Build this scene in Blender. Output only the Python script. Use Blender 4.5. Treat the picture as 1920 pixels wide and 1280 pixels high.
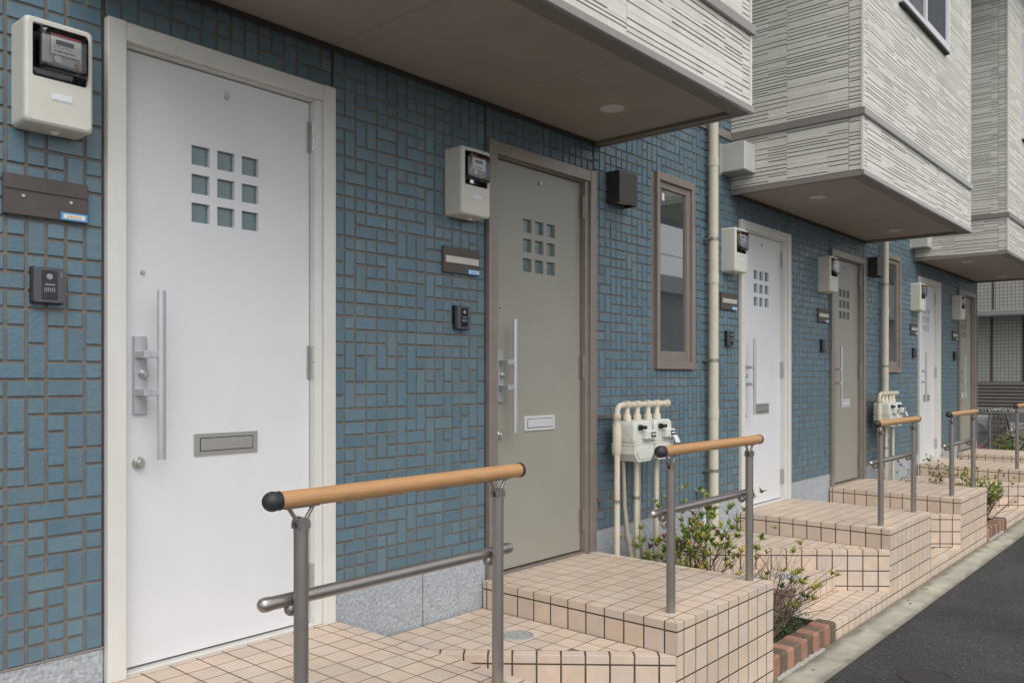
import bpy, math, random
from mathutils import Vector, Matrix
rnd = random.Random(7)
R = math.radians
for o in list(bpy.data.objects): bpy.data.objects.remove(o)
scene = bpy.context.scene
col = scene.collection

# ------------------------------------------------------------------ camera
# X runs along the facade, Y into it (facade plane y = 0), Z up (street = 0)
TH = math.atan(1360 / 1560.0)
CAM = Vector((0.0, -3.0, 1.60))
cd = bpy.data.cameras.new('camera'); cam = bpy.data.objects.new('camera', cd); col.objects.link(cam)
cam.location = CAM; cam.rotation_euler = (R(90), 0, TH - R(90))
cd.sensor_width = 36; cd.lens = 36 * 1560 / 1920.0; cd.shift_y = 68 / 1920.0
cd.clip_start = 0.05; cd.clip_end = 500
scene.camera = cam
# ------------------------------------------------------------------ sky, sun, exposure
SUN_EL, SUN_AZ = 54.0, 208.0        # degrees; azimuth clockwise from +Y
world = bpy.data.worlds.new('World'); scene.world = world; world.use_nodes = True
wn = world.node_tree.nodes; wl = world.node_tree.links; wn.clear()
sky = wn.new('ShaderNodeTexSky'); sky.sky_type = 'NISHITA'; sky.sun_disc = False
sky.sun_elevation = R(SUN_EL); sky.sun_rotation = R(SUN_AZ); sky.dust_density = 1.5; sky.air_density = 1.0
hs = wn.new('ShaderNodeHueSaturation'); hs.inputs['Saturation'].default_value = 0.18
bg = wn.new('ShaderNodeBackground'); bg.inputs['Strength'].default_value = 0.13
wo = wn.new('ShaderNodeOutputWorld')
wl.new(sky.outputs[0], hs.inputs['Color']); wl.new(hs.outputs[0], bg.inputs['Color']); wl.new(bg.outputs[0], wo.inputs['Surface'])
sd = bpy.data.lights.new('sun', 'SUN'); sun = bpy.data.objects.new('sun', sd); col.objects.link(sun)
sd.energy = 1.1; sd.angle = R(60); sd.color = (1.0, 0.96, 0.9)
az, el = R(SUN_AZ), R(SUN_EL)
sv = Vector((math.sin(az) * math.cos(el), math.cos(az) * math.cos(el), math.sin(el)))
sun.rotation_euler = sv.to_track_quat('Z', 'Y').to_euler(); sun.location = (0, -6, 12)
scene.view_settings.view_transform = 'Standard'; scene.view_settings.look = 'None'
scene.view_settings.gamma = 1.0; scene.view_settings.use_curve_mapping = False
scene.view_settings.exposure = 0.56

# ------------------------------------------------------------------ materials
MATS = {}
def mat(name, color, rough=0.6, metal=0.0, var=0.0, nscale=8.0, namp=0.0, bump=0.0, bscale=60.0, spec=0.5,
        tint=None, hue=0.0, dirt=None, dscale=2.0, damt=0.0, coat=0.0, dmin=0.48, dstretch=None, stretch=None, trans=0.0, ior=1.5, dist=0.02):
    """principled with: var = per-piece brightness spread, tint = second colour some pieces drift to,
    namp = cloudy tone inside a surface, dirt = stain colour laid on by large soft noise, bump = fine relief"""
    m = bpy.data.materials.new(name); m.use_nodes = True; MATS[name] = m
    nt = m.node_tree; N = nt.nodes; L = nt.links
    b = N['Principled BSDF']
    b.inputs['Roughness'].default_value = rough; b.inputs['Metallic'].default_value = metal
    b.inputs['Specular IOR Level'].default_value = spec; b.inputs['IOR'].default_value = ior
    if coat: b.inputs['Coat Weight'].default_value = coat; b.inputs['Coat Roughness'].default_value = 0.1
    if trans: b.inputs['Transmission Weight'].default_value = trans
    base = N.new('ShaderNodeRGB'); base.outputs[0].default_value = (*color, 1); out = base.outputs[0]
    tc = N.new('ShaderNodeTexCoord'); geo = N.new('ShaderNodeNewGeometry'); pos = geo.outputs['Position']
    if stretch:
        mp = N.new('ShaderNodeMapping'); mp.inputs['Scale'].default_value = stretch; L.new(pos, mp.inputs['Vector']); pos = mp.outputs[0]
    if var or tint:
        oi = N.new('ShaderNodeObjectInfo')
        ad = N.new('ShaderNodeMath'); ad.operation = 'ADD'; L.new(oi.outputs['Random'], ad.inputs[0]); L.new(geo.outputs['Random Per Island'], ad.inputs[1])
        wnz = N.new('ShaderNodeTexWhiteNoise'); wnz.noise_dimensions = '1D'; L.new(ad.outputs[0], wnz.inputs['W'])
        sep = N.new('ShaderNodeSeparateColor'); L.new(wnz.outputs['Color'], sep.inputs[0])
        if tint:
            mx = N.new('ShaderNodeMix'); mx.data_type = 'RGBA'
            pw = N.new('ShaderNodeMath'); pw.operation = 'POWER'; pw.inputs[1].default_value = 1.6; L.new(sep.outputs[1], pw.inputs[0])
            L.new(pw.outputs[0], mx.inputs[0]); L.new(out, mx.inputs[6]); mx.inputs[7].default_value = (*tint, 1); out = mx.outputs[2]
        if var:
            mr = N.new('ShaderNodeMapRange'); mr.inputs[3].default_value = 1 - var; mr.inputs[4].default_value = 1 + var
            L.new(sep.outputs[0], mr.inputs[0])
            vm = N.new('ShaderNodeMix'); vm.data_type = 'RGBA'; vm.blend_type = 'MULTIPLY'; vm.inputs[0].default_value = 1
            L.new(out, vm.inputs[6]); L.new(mr.outputs[0], vm.inputs[7]); out = vm.outputs[2]
    if namp:
        nz = N.new('ShaderNodeTexNoise'); nz.inputs['Scale'].default_value = nscale; nz.inputs['Detail'].default_value = 5
        L.new(pos, nz.inputs['Vector'])
        mr = N.new('ShaderNodeMapRange'); mr.inputs[1].default_value = 0.3; mr.inputs[2].default_value = 0.7
        mr.inputs[3].default_value = 1 - namp; mr.inputs[4].default_value = 1 + namp; L.new(nz.outputs[0], mr.inputs[0])
        vm = N.new('ShaderNodeMix'); vm.data_type = 'RGBA'; vm.blend_type = 'MULTIPLY'; vm.inputs[0].default_value = 1
        L.new(out, vm.inputs[6]); L.new(mr.outputs[0], vm.inputs[7]); out = vm.outputs[2]
        rr = N.new('ShaderNodeMapRange'); rr.inputs[3].default_value = max(0.02, rough - 0.08); rr.inputs[4].default_value = min(1, rough + 0.08)
        L.new(nz.outputs[0], rr.inputs[0]); L.new(rr.outputs[0], b.inputs['Roughness'])
    if dirt:
        nz = N.new('ShaderNodeTexNoise'); nz.inputs['Scale'].default_value = dscale; nz.inputs['Detail'].default_value = 7; nz.inputs['Roughness'].default_value = 0.62
        if dstretch:
            mp2 = N.new('ShaderNodeMapping'); mp2.inputs['Scale'].default_value = dstretch; L.new(geo.outputs['Position'], mp2.inputs['Vector']); L.new(mp2.outputs[0], nz.inputs['Vector'])
        else: L.new(geo.outputs['Position'], nz.inputs['Vector'])
        mr = N.new('ShaderNodeMapRange'); mr.inputs[1].default_value = dmin; mr.inputs[2].default_value = 0.75; mr.inputs[4].default_value = damt
        L.new(nz.outputs[0], mr.inputs[0])
        mx = N.new('ShaderNodeMix'); mx.data_type = 'RGBA'; L.new(mr.outputs[0], mx.inputs[0]); L.new(out, mx.inputs[6]); mx.inputs[7].default_value = (*dirt, 1); out = mx.outputs[2]
    L.new(out, b.inputs['Base Color'])
    if bump:
        bz = N.new('ShaderNodeTexNoise'); bz.inputs['Scale'].default_value = bscale; bz.inputs['Detail'].default_value = 4
        L.new(pos, bz.inputs['Vector'])
        bp = N.new('ShaderNodeBump'); bp.inputs['Strength'].default_value = bump; bp.inputs['Distance'].default_value = dist
        L.new(bz.outputs[0], bp.inputs['Height']); L.new(bp.outputs[0], b.inputs['Normal'])
    return m

mat('blue_tile', (0.108, 0.187, 0.243), 0.36, var=0.085, tint=(0.128, 0.202, 0.242), namp=0.05, nscale=30, bump=0.35, bscale=70, dist=0.006, dirt=(0.19, 0.235, 0.26), dscale=3, damt=0.30, dmin=0.46, dstretch=(3.5, 3.5, 0.5))
mat('blue_grout', (0.20, 0.175, 0.15), 0.9, namp=0.12, nscale=15, bump=0.2, bscale=200, dist=0.004)
mat('granite', (0.40, 0.43, 0.465), 0.8, namp=0.26, nscale=75, bump=0.7, bscale=55, dist=0.013, dirt=(0.27, 0.28, 0.29), dscale=16, damt=0.5)
mat('clad', (0.74, 0.72, 0.655), 0.7, var=0.06, tint=(0.68, 0.66, 0.595), namp=0.03, nscale=25, bump=0.08, bscale=120, dist=0.004, dirt=(0.52, 0.50, 0.44), dscale=2, damt=0.35, dstretch=(2, 2, 0.4))
mat('clad_base', (0.17, 0.16, 0.14), 0.85, namp=0.1)
mat('brown_trim', (0.29, 0.252, 0.23), 0.36, metal=0.1, coat=0.6)
mat('trim_under', (0.21, 0.18, 0.155), 0.6, namp=0.04, nscale=5)
mat('soffit', (0.35, 0.3, 0.25), 0.7, namp=0.06, nscale=3, bump=0.08, bscale=250, dist=0.003)
mat('dark_seal', (0.05, 0.045, 0.04), 0.8)
mat('white_door', (0.735, 0.748, 0.772), 0.33, namp=0.02, nscale=3, dirt=(0.58, 0.59, 0.60), dscale=2.0, damt=0.26, dstretch=(1.6, 1.6, 0.7))
mat('white_frame', (0.72, 0.71, 0.67), 0.4, namp=0.03, nscale=5, dirt=(0.5, 0.48, 0.42), dscale=5, damt=0.25, dstretch=(3, 3, 0.4))
mat('grey_door', (0.335, 0.325, 0.275), 0.38, namp=0.03, nscale=3, dirt=(0.37, 0.36, 0.33), dscale=4, damt=0.25)
mat('bronze_frame', (0.30, 0.255, 0.225), 0.36, metal=0.3, namp=0.05, nscale=9)
mat('steel', (0.55, 0.55, 0.585), 0.36, metal=0.5, namp=0.03, nscale=20)
mat('nickel', (0.50, 0.49, 0.465), 0.32, metal=0.6, namp=0.06, nscale=150)
mat('door_pane', (0.12, 0.185, 0.20), 0.14, namp=0.15, nscale=90, spec=0.8, bump=0.05, bscale=140, dist=0.002)
mat('black_gap', (0.012, 0.012, 0.012), 0.8)
mat('meter_case', (0.68, 0.665, 0.59), 0.45, namp=0.02, nscale=8, dirt=(0.5, 0.47, 0.38), dscale=9, damt=0.2)
mat('meter_dark', (0.018, 0.018, 0.02), 0.35)
mat('meter_grey', (0.3, 0.31, 0.32), 0.5)
mat('paper', (0.78, 0.78, 0.78), 0.6)
mat('label_red', (0.4, 0.07, 0.11), 0.6)
mat('ink', (0.03, 0.03, 0.035), 0.5)
mat('copper', (0.45, 0.16, 0.08), 0.4, metal=0.5)
mat('clear', (0.9, 0.9, 0.9), 0.03)
mat('plate_brown', (0.085, 0.072, 0.066), 0.55, namp=0.10, nscale=14)
mat('plate_silver', (0.60, 0.56, 0.50), 0.4, metal=0.3, namp=0.06, nscale=40)
mat('sticker_blue', (0.10, 0.33, 0.62), 0.4)
mat('sticker_white', (0.75, 0.80, 0.85), 0.4)
mat('sticker_orange', (0.7, 0.42, 0.14), 0.5)
mat('intercom', (0.085, 0.088, 0.10), 0.45)
mat('intercom_face', (0.012, 0.014, 0.02), 0.2)
mat('tile', (0.665, 0.52, 0.4), 0.72, var=0.06, tint=(0.635, 0.53, 0.45), namp=0.05, nscale=18, bump=0.22, bscale=60, dist=0.005, dirt=(0.42, 0.35, 0.30), dscale=2.6, damt=0.42, dmin=0.44)
mat('tile_grout', (0.185, 0.135, 0.1), 0.9, namp=0.3, nscale=9)
mat('side_grout', (0.085, 0.065, 0.05), 0.9, namp=0.2, nscale=12)
mat('rail_wood', (0.5, 0.275, 0.125), 0.42, namp=0.10, nscale=16, stretch=(0.9, 14, 14))
mat('rail_cap', (0.028, 0.03, 0.034), 0.5, bump=0.1, bscale=300, dist=0.002)
mat('rail_metal', (0.30, 0.275, 0.255), 0.42, metal=0.65, namp=0.03, nscale=30)
mat('bar_metal', (0.44, 0.405, 0.38), 0.34, metal=0.85, namp=0.03, nscale=30)
mat('pipe_cream', (0.68, 0.63, 0.51), 0.45, namp=0.05, nscale=5, dirt=(0.38, 0.32, 0.22), dscale=5, damt=0.45)
mat('gas_pipe', (0.68, 0.62, 0.49), 0.5, namp=0.06, nscale=9, dirt=(0.42, 0.33, 0.2), dscale=7, damt=0.5)
mat('gas_hose', (0.42, 0.37, 0.30), 0.6, namp=0.08, nscale=9)
mat('gas_body', (0.72, 0.73, 0.67), 0.5, namp=0.04, nscale=20, dirt=(0.42, 0.43, 0.38), dscale=12, damt=0.4)
mat('zinc', (0.34, 0.33, 0.31), 0.45, metal=0.7, namp=0.1, nscale=40)
mat('lamp_brown', (0.055, 0.046, 0.04), 0.4, namp=0.05, nscale=6)
mat('vent_white', (0.60, 0.59, 0.56), 0.5, namp=0.04, nscale=6, dirt=(0.38, 0.37, 0.34), dscale=5, damt=0.3)
mat('lens', (0.62, 0.60, 0.55), 0.5)
mat('alu_white', (0.70, 0.70, 0.72), 0.35, metal=0.2)
mat('curtain', (0.8, 0.82, 0.82), 0.8)
mat('screen', (0.028, 0.033, 0.045), 0.55)
mat('blind', (0.62, 0.64, 0.62), 0.8)
mat('concrete', (0.47, 0.445, 0.365), 0.9, namp=0.14, nscale=7, bump=0.5, bscale=140, dist=0.006, dirt=(0.20, 0.19, 0.155), dscale=3.0, damt=0.9, dmin=0.40)
mat('mortar', (0.38, 0.36, 0.32), 0.95, namp=0.15, nscale=30, bump=0.8, bscale=90, dist=0.01)
mat('soil', (0.075, 0.056, 0.042), 1.0, namp=0.4, nscale=25, bump=1.0, bscale=45, dist=0.03)
mat('brick_orange', (0.37, 0.195, 0.135), 0.9, var=0.12, namp=0.12, nscale=30, bump=0.5, bscale=120, dist=0.006, dirt=(0.22, 0.15, 0.11), dscale=11, damt=0.4)
mat('brick_brown', (0.17, 0.125, 0.085), 0.9, var=0.15, tint=(0.15, 0.105, 0.095), namp=0.15, nscale=30, bump=0.5, bscale=120, dist=0.006, dirt=(0.10, 0.09, 0.06), dscale=11, damt=0.4)
mat('iron', (0.06, 0.055, 0.055), 0.7, metal=0.3, namp=0.15, nscale=40)
mat('cover_metal', (0.40, 0.42, 0.40), 0.55, metal=0.2, namp=0.18, nscale=45, bump=0.2, bscale=60, dist=0.004)
mat('bark', (0.135, 0.095, 0.075), 0.9, var=0.2, namp=0.2, nscale=60)
mat('twig', (0.20, 0.155, 0.13), 0.9, var=0.25)
mat('leaf', (0.19, 0.28, 0.05), 0.5, var=0.35, tint=(0.30, 0.34, 0.06))
mat('leaf_dark', (0.05, 0.11, 0.035), 0.5, var=0.35, tint=(0.07, 0.13, 0.04))
mat('leaf_yellow', (0.26, 0.31, 0.04), 0.5, var=0.3, tint=(0.45, 0.41, 0.05))
mat('leaf_gold', (0.50, 0.38, 0.05), 0.5, var=0.25)
mat('leaf_red', (0.20, 0.07, 0.035), 0.6, var=0.3)
mat('house_wall', (0.42, 0.41, 0.38), 0.85, namp=0.05, nscale=3)
mat('house_roof', (0.16, 0.165, 0.16), 0.7, namp=0.1, nscale=8)
mat('shutter', (0.20, 0.18, 0.165), 0.5, namp=0.04)
mat('wire', (0.30, 0.31, 0.32), 0.45, metal=0.5)
mat('rubber', (0.02, 0.02, 0.022), 0.6)
mat('pink', (0.55, 0.06, 0.22), 0.5)
mat('ac_white', (0.55, 0.56, 0.56), 0.5, namp=0.03)
mat('neighbour_block', (0.22, 0.18, 0.16), 0.9, var=0.1)

def asphalt():
    m = mat('asphalt', (0.047, 0.047, 0.05), 0.85)
    nt = m.node_tree; N = nt.nodes; L = nt.links; b = N['Principled BSDF']
    geo = N.new('ShaderNodeNewGeometry')
    v = N.new('ShaderNodeTexVoronoi'); v.inputs['Scale'].default_value = 165; L.new(geo.outputs['Position'], v.inputs['Vector'])
    nz = N.new('ShaderNodeTexNoise'); nz.inputs['Scale'].default_value = 1.4; nz.inputs['Detail'].default_value = 8; L.new(geo.outputs['Position'], nz.inputs['Vector'])
    sp = N.new('ShaderNodeSeparateColor'); L.new(v.outputs['Color'], sp.inputs[0])
    cr = N.new('ShaderNodeValToRGB'); e = cr.color_ramp.elements
    e[0].position = 0.0; e[0].color = (0.022, 0.022, 0.024, 1); e[1].position = 1.0; e[1].color = (0.08, 0.08, 0.083, 1)
    k = e.new(0.97); k.color = (0.085, 0.085, 0.088, 1); k = e.new(0.992); k.color = (0.17, 0.17, 0.165, 1); e[-1].color = (0.26, 0.26, 0.25, 1)
    L.new(sp.outputs[0], cr.inputs[0])
    mr = N.new('ShaderNodeMapRange'); mr.inputs[1].default_value = 0.3; mr.inputs[2].default_value = 0.7; mr.inputs[3].default_value = 0.68; mr.inputs[4].default_value = 1.32; L.new(nz.outputs[0], mr.inputs[0])
    vm = N.new('ShaderNodeMix'); vm.data_type = 'RGBA'; vm.blend_type = 'MULTIPLY'; vm.inputs[0].default_value = 1
    L.new(cr.outputs[0], vm.inputs[6]); L.new(mr.outputs[0], vm.inputs[7]); L.new(vm.outputs[2], b.inputs['Base Color'])
    bp = N.new('ShaderNodeBump'); bp.inputs['Strength'].default_value = 1.0; bp.inputs['Distance'].default_value = 0.006
    L.new(v.outputs['Distance'], bp.inputs['Height']); L.new(bp.outputs[0], b.inputs['Normal'])
asphalt()

def gutter_dirt():
    """damp dirt gathered along the foot of the tiled faces and, thinner, along the asphalt"""
    m = mat('gutter_concrete', (0.47, 0.445, 0.365), 0.9, namp=0.14, nscale=7, bump=0.5, bscale=140, dist=0.006, dirt=(0.24, 0.225, 0.185), dscale=3.0, damt=0.8, dmin=0.42)
    nt = m.node_tree; N = nt.nodes; L = nt.links; b = N['Principled BSDF']; src = b.inputs['Base Color'].links[0].from_socket
    geo = N.new('ShaderNodeNewGeometry'); sx = N.new('ShaderNodeSeparateXYZ'); L.new(geo.outputs['Position'], sx.inputs[0])
    nz = N.new('ShaderNodeTexNoise'); nz.inputs['Scale'].default_value = 5; nz.inputs['Detail'].default_value = 6; L.new(geo.outputs['Position'], nz.inputs['Vector'])
    def band(y0, y1, amt):
        ad = N.new('ShaderNodeMath'); ad.operation = 'MULTIPLY_ADD'; ad.inputs[1].default_value = 0.14; L.new(nz.outputs[0], ad.inputs[0]); L.new(sx.outputs[1], ad.inputs[2])
        mr = N.new('ShaderNodeMapRange'); mr.interpolation_type = 'SMOOTHSTEP'; mr.inputs[1].default_value = y0 + .07; mr.inputs[2].default_value = y1 + .07; mr.inputs[4].default_value = amt; L.new(ad.outputs[0], mr.inputs[0]); return mr.outputs[0]
    mx = N.new('ShaderNodeMath'); mx.operation = 'MAXIMUM'; L.new(band(-1.255, -1.185, .85), mx.inputs[0]); L.new(band(-1.325, -1.375, .6), mx.inputs[1])
    mi = N.new('ShaderNodeMix'); mi.data_type = 'RGBA'; L.new(mx.outputs[0], mi.inputs[0]); L.new(src, mi.inputs[6]); mi.inputs[7].default_value = (0.15, 0.14, 0.11, 1); L.new(mi.outputs[2], b.inputs['Base Color'])
gutter_dirt()
def window_glass():
    """reflective wired glass with a diagonal wire mesh inside"""
    m = mat('wire_glass', (0.035, 0.05, 0.05), 0.02, ior=2.3, spec=0.8)
    nt = m.node_tree; N = nt.nodes; L = nt.links; b = N['Principled BSDF']
    geo = N.new('ShaderNodeNewGeometry'); sx = N.new('ShaderNodeSeparateXYZ'); L.new(geo.outputs['Position'], sx.inputs[0])
    outs = []
    for sgn in (1, -1):
        a = N.new('ShaderNodeMath'); a.operation = 'MULTIPLY'; a.inputs[1].default_value = sgn; L.new(sx.outputs[0], a.inputs[0])
        s = N.new('ShaderNodeMath'); s.operation = 'ADD'; L.new(a.outputs[0], s.inputs[0]); L.new(sx.outputs[2], s.inputs[1])
        p = N.new('ShaderNodeMath'); p.operation = 'PINGPONG'; p.inputs[1].default_value = 0.014; L.new(s.outputs[0], p.inputs[0])
        c = N.new('ShaderNodeMath'); c.operation = 'LESS_THAN'; c.inputs[1].default_value = 0.0013; L.new(p.outputs[0], c.inputs[0]); outs.append(c)
    mx = N.new('ShaderNodeMath'); mx.operation = 'MAXIMUM'; L.new(outs[0].outputs[0], mx.inputs[0]); L.new(outs[1].outputs[0], mx.inputs[1])
    mi = N.new('ShaderNodeMix'); mi.data_type = 'RGBA'; L.new(mx.outputs[0], mi.inputs[0])
    mi.inputs[6].default_value = (0.035, 0.05, 0.05, 1); mi.inputs[7].default_value = (0.16, 0.17, 0.17, 1); L.new(mi.outputs[2], b.inputs['Base Color'])
window_glass()
def thin_clear():
    m = MATS['clear']; nt = m.node_tree; N = nt.nodes; L = nt.links; N.clear()
    o = N.new('ShaderNodeOutputMaterial'); mx = N.new('ShaderNodeMixShader'); t = N.new('ShaderNodeBsdfTransparent'); g = N.new('ShaderNodeBsdfGlossy'); f = N.new('ShaderNodeFresnel')
    f.inputs['IOR'].default_value = 1.75; t.inputs['Color'].default_value = (.93, .95, .95, 1); g.inputs['Roughness'].default_value = .04
    L.new(f.outputs[0], mx.inputs[0]); L.new(t.outputs[0], mx.inputs[1]); L.new(g.outputs[0], mx.inputs[2]); L.new(mx.outputs[0], o.inputs['Surface'])
thin_clear()
mat('dark_glass', (0.03, 0.035, 0.04), 0.03, ior=1.6, spec=0.6)

def grid_tile(name, base, line, px, pz, lw):
    """small far-off facade tiles: colour and shallow relief only"""
    m = mat(name, base, 0.6)
    nt = m.node_tree; N = nt.nodes; L = nt.links; b = N['Principled BSDF']
    geo = N.new('ShaderNodeNewGeometry'); sx = N.new('ShaderNodeSeparateXYZ'); L.new(geo.outputs['Position'], sx.inputs[0])
    outs = []
    for i, p_ in ((1, px), (2, pz)):
        p = N.new('ShaderNodeMath'); p.operation = 'PINGPONG'; p.inputs[1].default_value = p_ / 2; L.new(sx.outputs[i], p.inputs[0])
        c = N.new('ShaderNodeMath'); c.operation = 'LESS_THAN'; c.inputs[1].default_value = lw / 2; L.new(p.outputs[0], c.inputs[0]); outs.append(c)
    mx = N.new('ShaderNodeMath'); mx.operation = 'MAXIMUM'; L.new(outs[0].outputs[0], mx.inputs[0]); L.new(outs[1].outputs[0], mx.inputs[1])
    nz = N.new('ShaderNodeTexNoise'); nz.inputs['Scale'].default_value = 9; L.new(geo.outputs['Position'], nz.inputs['Vector'])
    ml = N.new('ShaderNodeMix'); ml.data_type = 'RGBA'; L.new(nz.outputs[0], ml.inputs[0])
    ml.inputs[6].default_value = (*[c * 0.85 for c in base], 1); ml.inputs[7].default_value = (*[min(1, c * 1.15) for c in base], 1)
    mi = N.new('ShaderNodeMix'); mi.data_type = 'RGBA'; L.new(mx.outputs[0], mi.inputs[0]); L.new(ml.outputs[2], mi.inputs[6]); mi.inputs[7].default_value = (*line, 1)
    L.new(mi.outputs[2], b.inputs['Base Color'])
grid_tile('neighbour_tile', (0.43, 0.43, 0.40), (0.16, 0.155, 0.145), 0.064, 0.064, 0.009)

# ------------------------------------------------------------------ object helpers
def wloc(o):
    v = Vector((0, 0, 0))
    while o is not None: v = v + o.location; o = o.parent
    return v
def tag(o, label=None, cat=None, group=None, kind=None):
    if label: o['label'] = label
    if cat: o['category'] = cat
    if group: o['group'] = group
    if kind: o['kind'] = kind
    return o
def thing(name, label, cat, loc, group=None):
    o = bpy.data.objects.new(name, None); col.objects.link(o); o.location = loc; o.empty_display_size = 0.1
    return tag(o, label, cat, group)
def link(name, me, parent, loc_world, label=None, kind=None):
    o = bpy.data.objects.new(name, me); col.objects.link(o)
    if parent is not None: o.parent = parent; o.location = Vector(loc_world) - wloc(parent)
    else: o.location = loc_world
    if label: o['label'] = label
    if kind: o['kind'] = kind
    return o
class MB:
    def __init__(s): s.v = []; s.f = []; s.mi = []; s.sm = []
    def add(s, vs, fs, mi=0, smooth=False):
        n = len(s.v); s.v += [tuple(v) for v in vs]
        for f in fs: s.f.append(tuple(n + i for i in f)); s.mi.append(mi); s.sm.append(smooth)
        return s
    def box(s, x0, x1, y0, y1, z0, z1, c=0.0, mi=0):
        """box with optional chamfer c on all edges"""
        if c <= 0:
            vs = [(x, y, z) for x in (x0, x1) for y in (y0, y1) for z in (z0, z1)]
            return s.add(vs, [(0, 1, 3, 2), (4, 6, 7, 5), (0, 4, 5, 1), (2, 3, 7, 6), (0, 2, 6, 4), (1, 5, 7, 3)], mi)
        X, Y, Z = (x0, x1), (y0, y1), (z0, z1); vs = []; idx = {}
        for i in (0, 1):
            for j in (0, 1):
                for k in (0, 1):
                    for a in range(3):
                        p = [X[i], Y[j], Z[k]]
                        for q, t in enumerate((i, j, k)):
                            if q != a: p[q] += c if t == 0 else -c
                        idx[(i, j, k, a)] = len(vs); vs.append(p)
        fs = []
        for a in range(3):
            b_, c_ = (a + 1) % 3, (a + 2) % 3
            for t in (0, 1):
                q = []
                for (u, w) in ((0, 0), (1, 0), (1, 1), (0, 1)):
                    k = [0, 0, 0]; k[a] = t; k[b_] = u; k[c_] = w; q.append(idx[(*k, a)])
                fs.append(tuple(q if t else q[::-1]))
        for a in range(3):
            b_, c_ = (a + 1) % 3, (a + 2) % 3
            for u in (0, 1):
                for w in (0, 1):
                    k0 = [0, 0, 0]; k1 = [0, 0, 0]; k1[a] = 1
                    for k in (k0, k1): k[b_] = u; k[c_] = w
                    q = [idx[(*k0, b_)], idx[(*k1, b_)], idx[(*k1, c_)], idx[(*k0, c_)]]
                    fs.append(tuple(q if (u == w) else q[::-1]))
        for i in (0, 1):
            for j in (0, 1):
                for k in (0, 1):
                    q = [idx[(i, j, k, 0)], idx[(i, j, k, 1)], idx[(i, j, k, 2)]]
                    fs.append(tuple(q if (i + j + k) % 2 == 1 else q[::-1]))
        return s.add(vs, fs, mi)
    def tube(s, pts, rad, n=12, caps=True, mi=0, smooth=True):
        pts = [Vector(p) for p in pts]; m = len(pts)
        if not hasattr(rad, '__len__'): rad = [rad] * m
        rings = []; up = None
        for i, p in enumerate(pts):
            d = (pts[min(i + 1, m - 1)] - pts[max(i - 1, 0)]).normalized()
            if up is None: up = Vector((0, 0, 1)) if abs(d.z) < 0.9 else Vector((1, 0, 0))
            a = d.cross(up).normalized(); b = a.cross(d).normalized(); up = b
            rings.append([p + (a * math.cos(2 * math.pi * k / n) + b * math.sin(2 * math.pi * k / n)) * rad[i] for k in range(n)])
        vs = [v for r in rings for v in r]; fs = []
        for i in range(m - 1):
            for k in range(n): fs.append((i * n + k, i * n + (k + 1) % n, (i + 1) * n + (k + 1) % n, (i + 1) * n + k))
        s.add(vs, fs, mi, smooth)
        if caps:
            s.add(rings[0], [tuple(range(n - 1, -1, -1))], mi); s.add(rings[-1], [tuple(range(n))], mi)
        return s
    def ball(s, c, r, n=14, m=8, mi=0, sc=(1, 1, 1)):
        vs = []; fs = []
        for i in range(m + 1):
            t = math.pi * i / m
            for k in range(n):
                a = 2 * math.pi * k / n
                vs.append((c[0] + r * sc[0] * math.sin(t) * math.cos(a), c[1] + r * sc[1] * math.sin(t) * math.sin(a), c[2] + r * sc[2] * math.cos(t)))
        for i in range(m):
            for k in range(n): fs.append((i * n + k, (i + 1) * n + k, (i + 1) * n + (k + 1) % n, i * n + (k + 1) % n))
        return s.add(vs, fs, mi, True)
    def extrude(s, poly, axis, a0, a1, mi=0, smooth=False):
        """poly: 2-D outline; axis 'y': (x,z) extruded along y; 'x': (y,z); 'z': (x,y)"""
        def P(p, a): return {'y': (p[0], a, p[1]), 'x': (a, p[0], p[1]), 'z': (p[0], p[1], a)}[axis]
        n = len(poly); vs = [P(p, a0) for p in poly] + [P(p, a1) for p in poly]
        fs = [tuple(range(n)), tuple(range(2 * n - 1, n - 1, -1))]
        s.add(vs, fs, mi); s.add(vs, [(i, n + i, n + (i + 1) % n, (i + 1) % n) for i in range(n)], mi, smooth)
        return s
    def mesh(s, name, mats, off=(0, 0, 0)):
        me = bpy.data.meshes.new(name)
        me.from_pydata([(v[0] - off[0], v[1] - off[1], v[2] - off[2]) for v in s.v], [], s.f)
        for m in (mats if isinstance(mats, (list, tuple)) else [mats]): me.materials.append(MATS[m])
        me.polygons.foreach_set('material_index', s.mi); me.polygons.foreach_set('use_smooth', s.sm)
        me.update()
        import bmesh
        bm = bmesh.new(); bm.from_mesh(me); bmesh.ops.recalc_face_normals(bm, faces=bm.faces); bm.to_mesh(me); bm.free()
        return me
    def part(s, name, mats, parent=None, label=None, kind=None):
        off = wloc(parent) if parent is not None else Vector((0, 0, 0))
        if parent is None: off = Vector(s.v[0]) * 0
        return link(name, s.mesh(name, mats, off), parent, off, label, kind)
def copy_tree(o, dx, parent=None, dloc=None):
    c = o.copy(); col.objects.link(c); c.parent = parent
    if parent is None: c.location = Vector(o.location) + (Vector((dx, 0, 0)) if dloc is None else Vector(dloc))
    for ch in list(o.children): copy_tree(ch, 0, c)
    return c
def proj(p):
    d = p[1] + 3.0; z = p[0] * math.cos(TH) + d * math.sin(TH)
    if z < 0.05: return None
    r = p[0] * math.sin(TH) - d * math.cos(TH)
    return 960 + 1560 * r / z, 708 + 1560 * (1.6 - p[2]) / z, z

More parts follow.
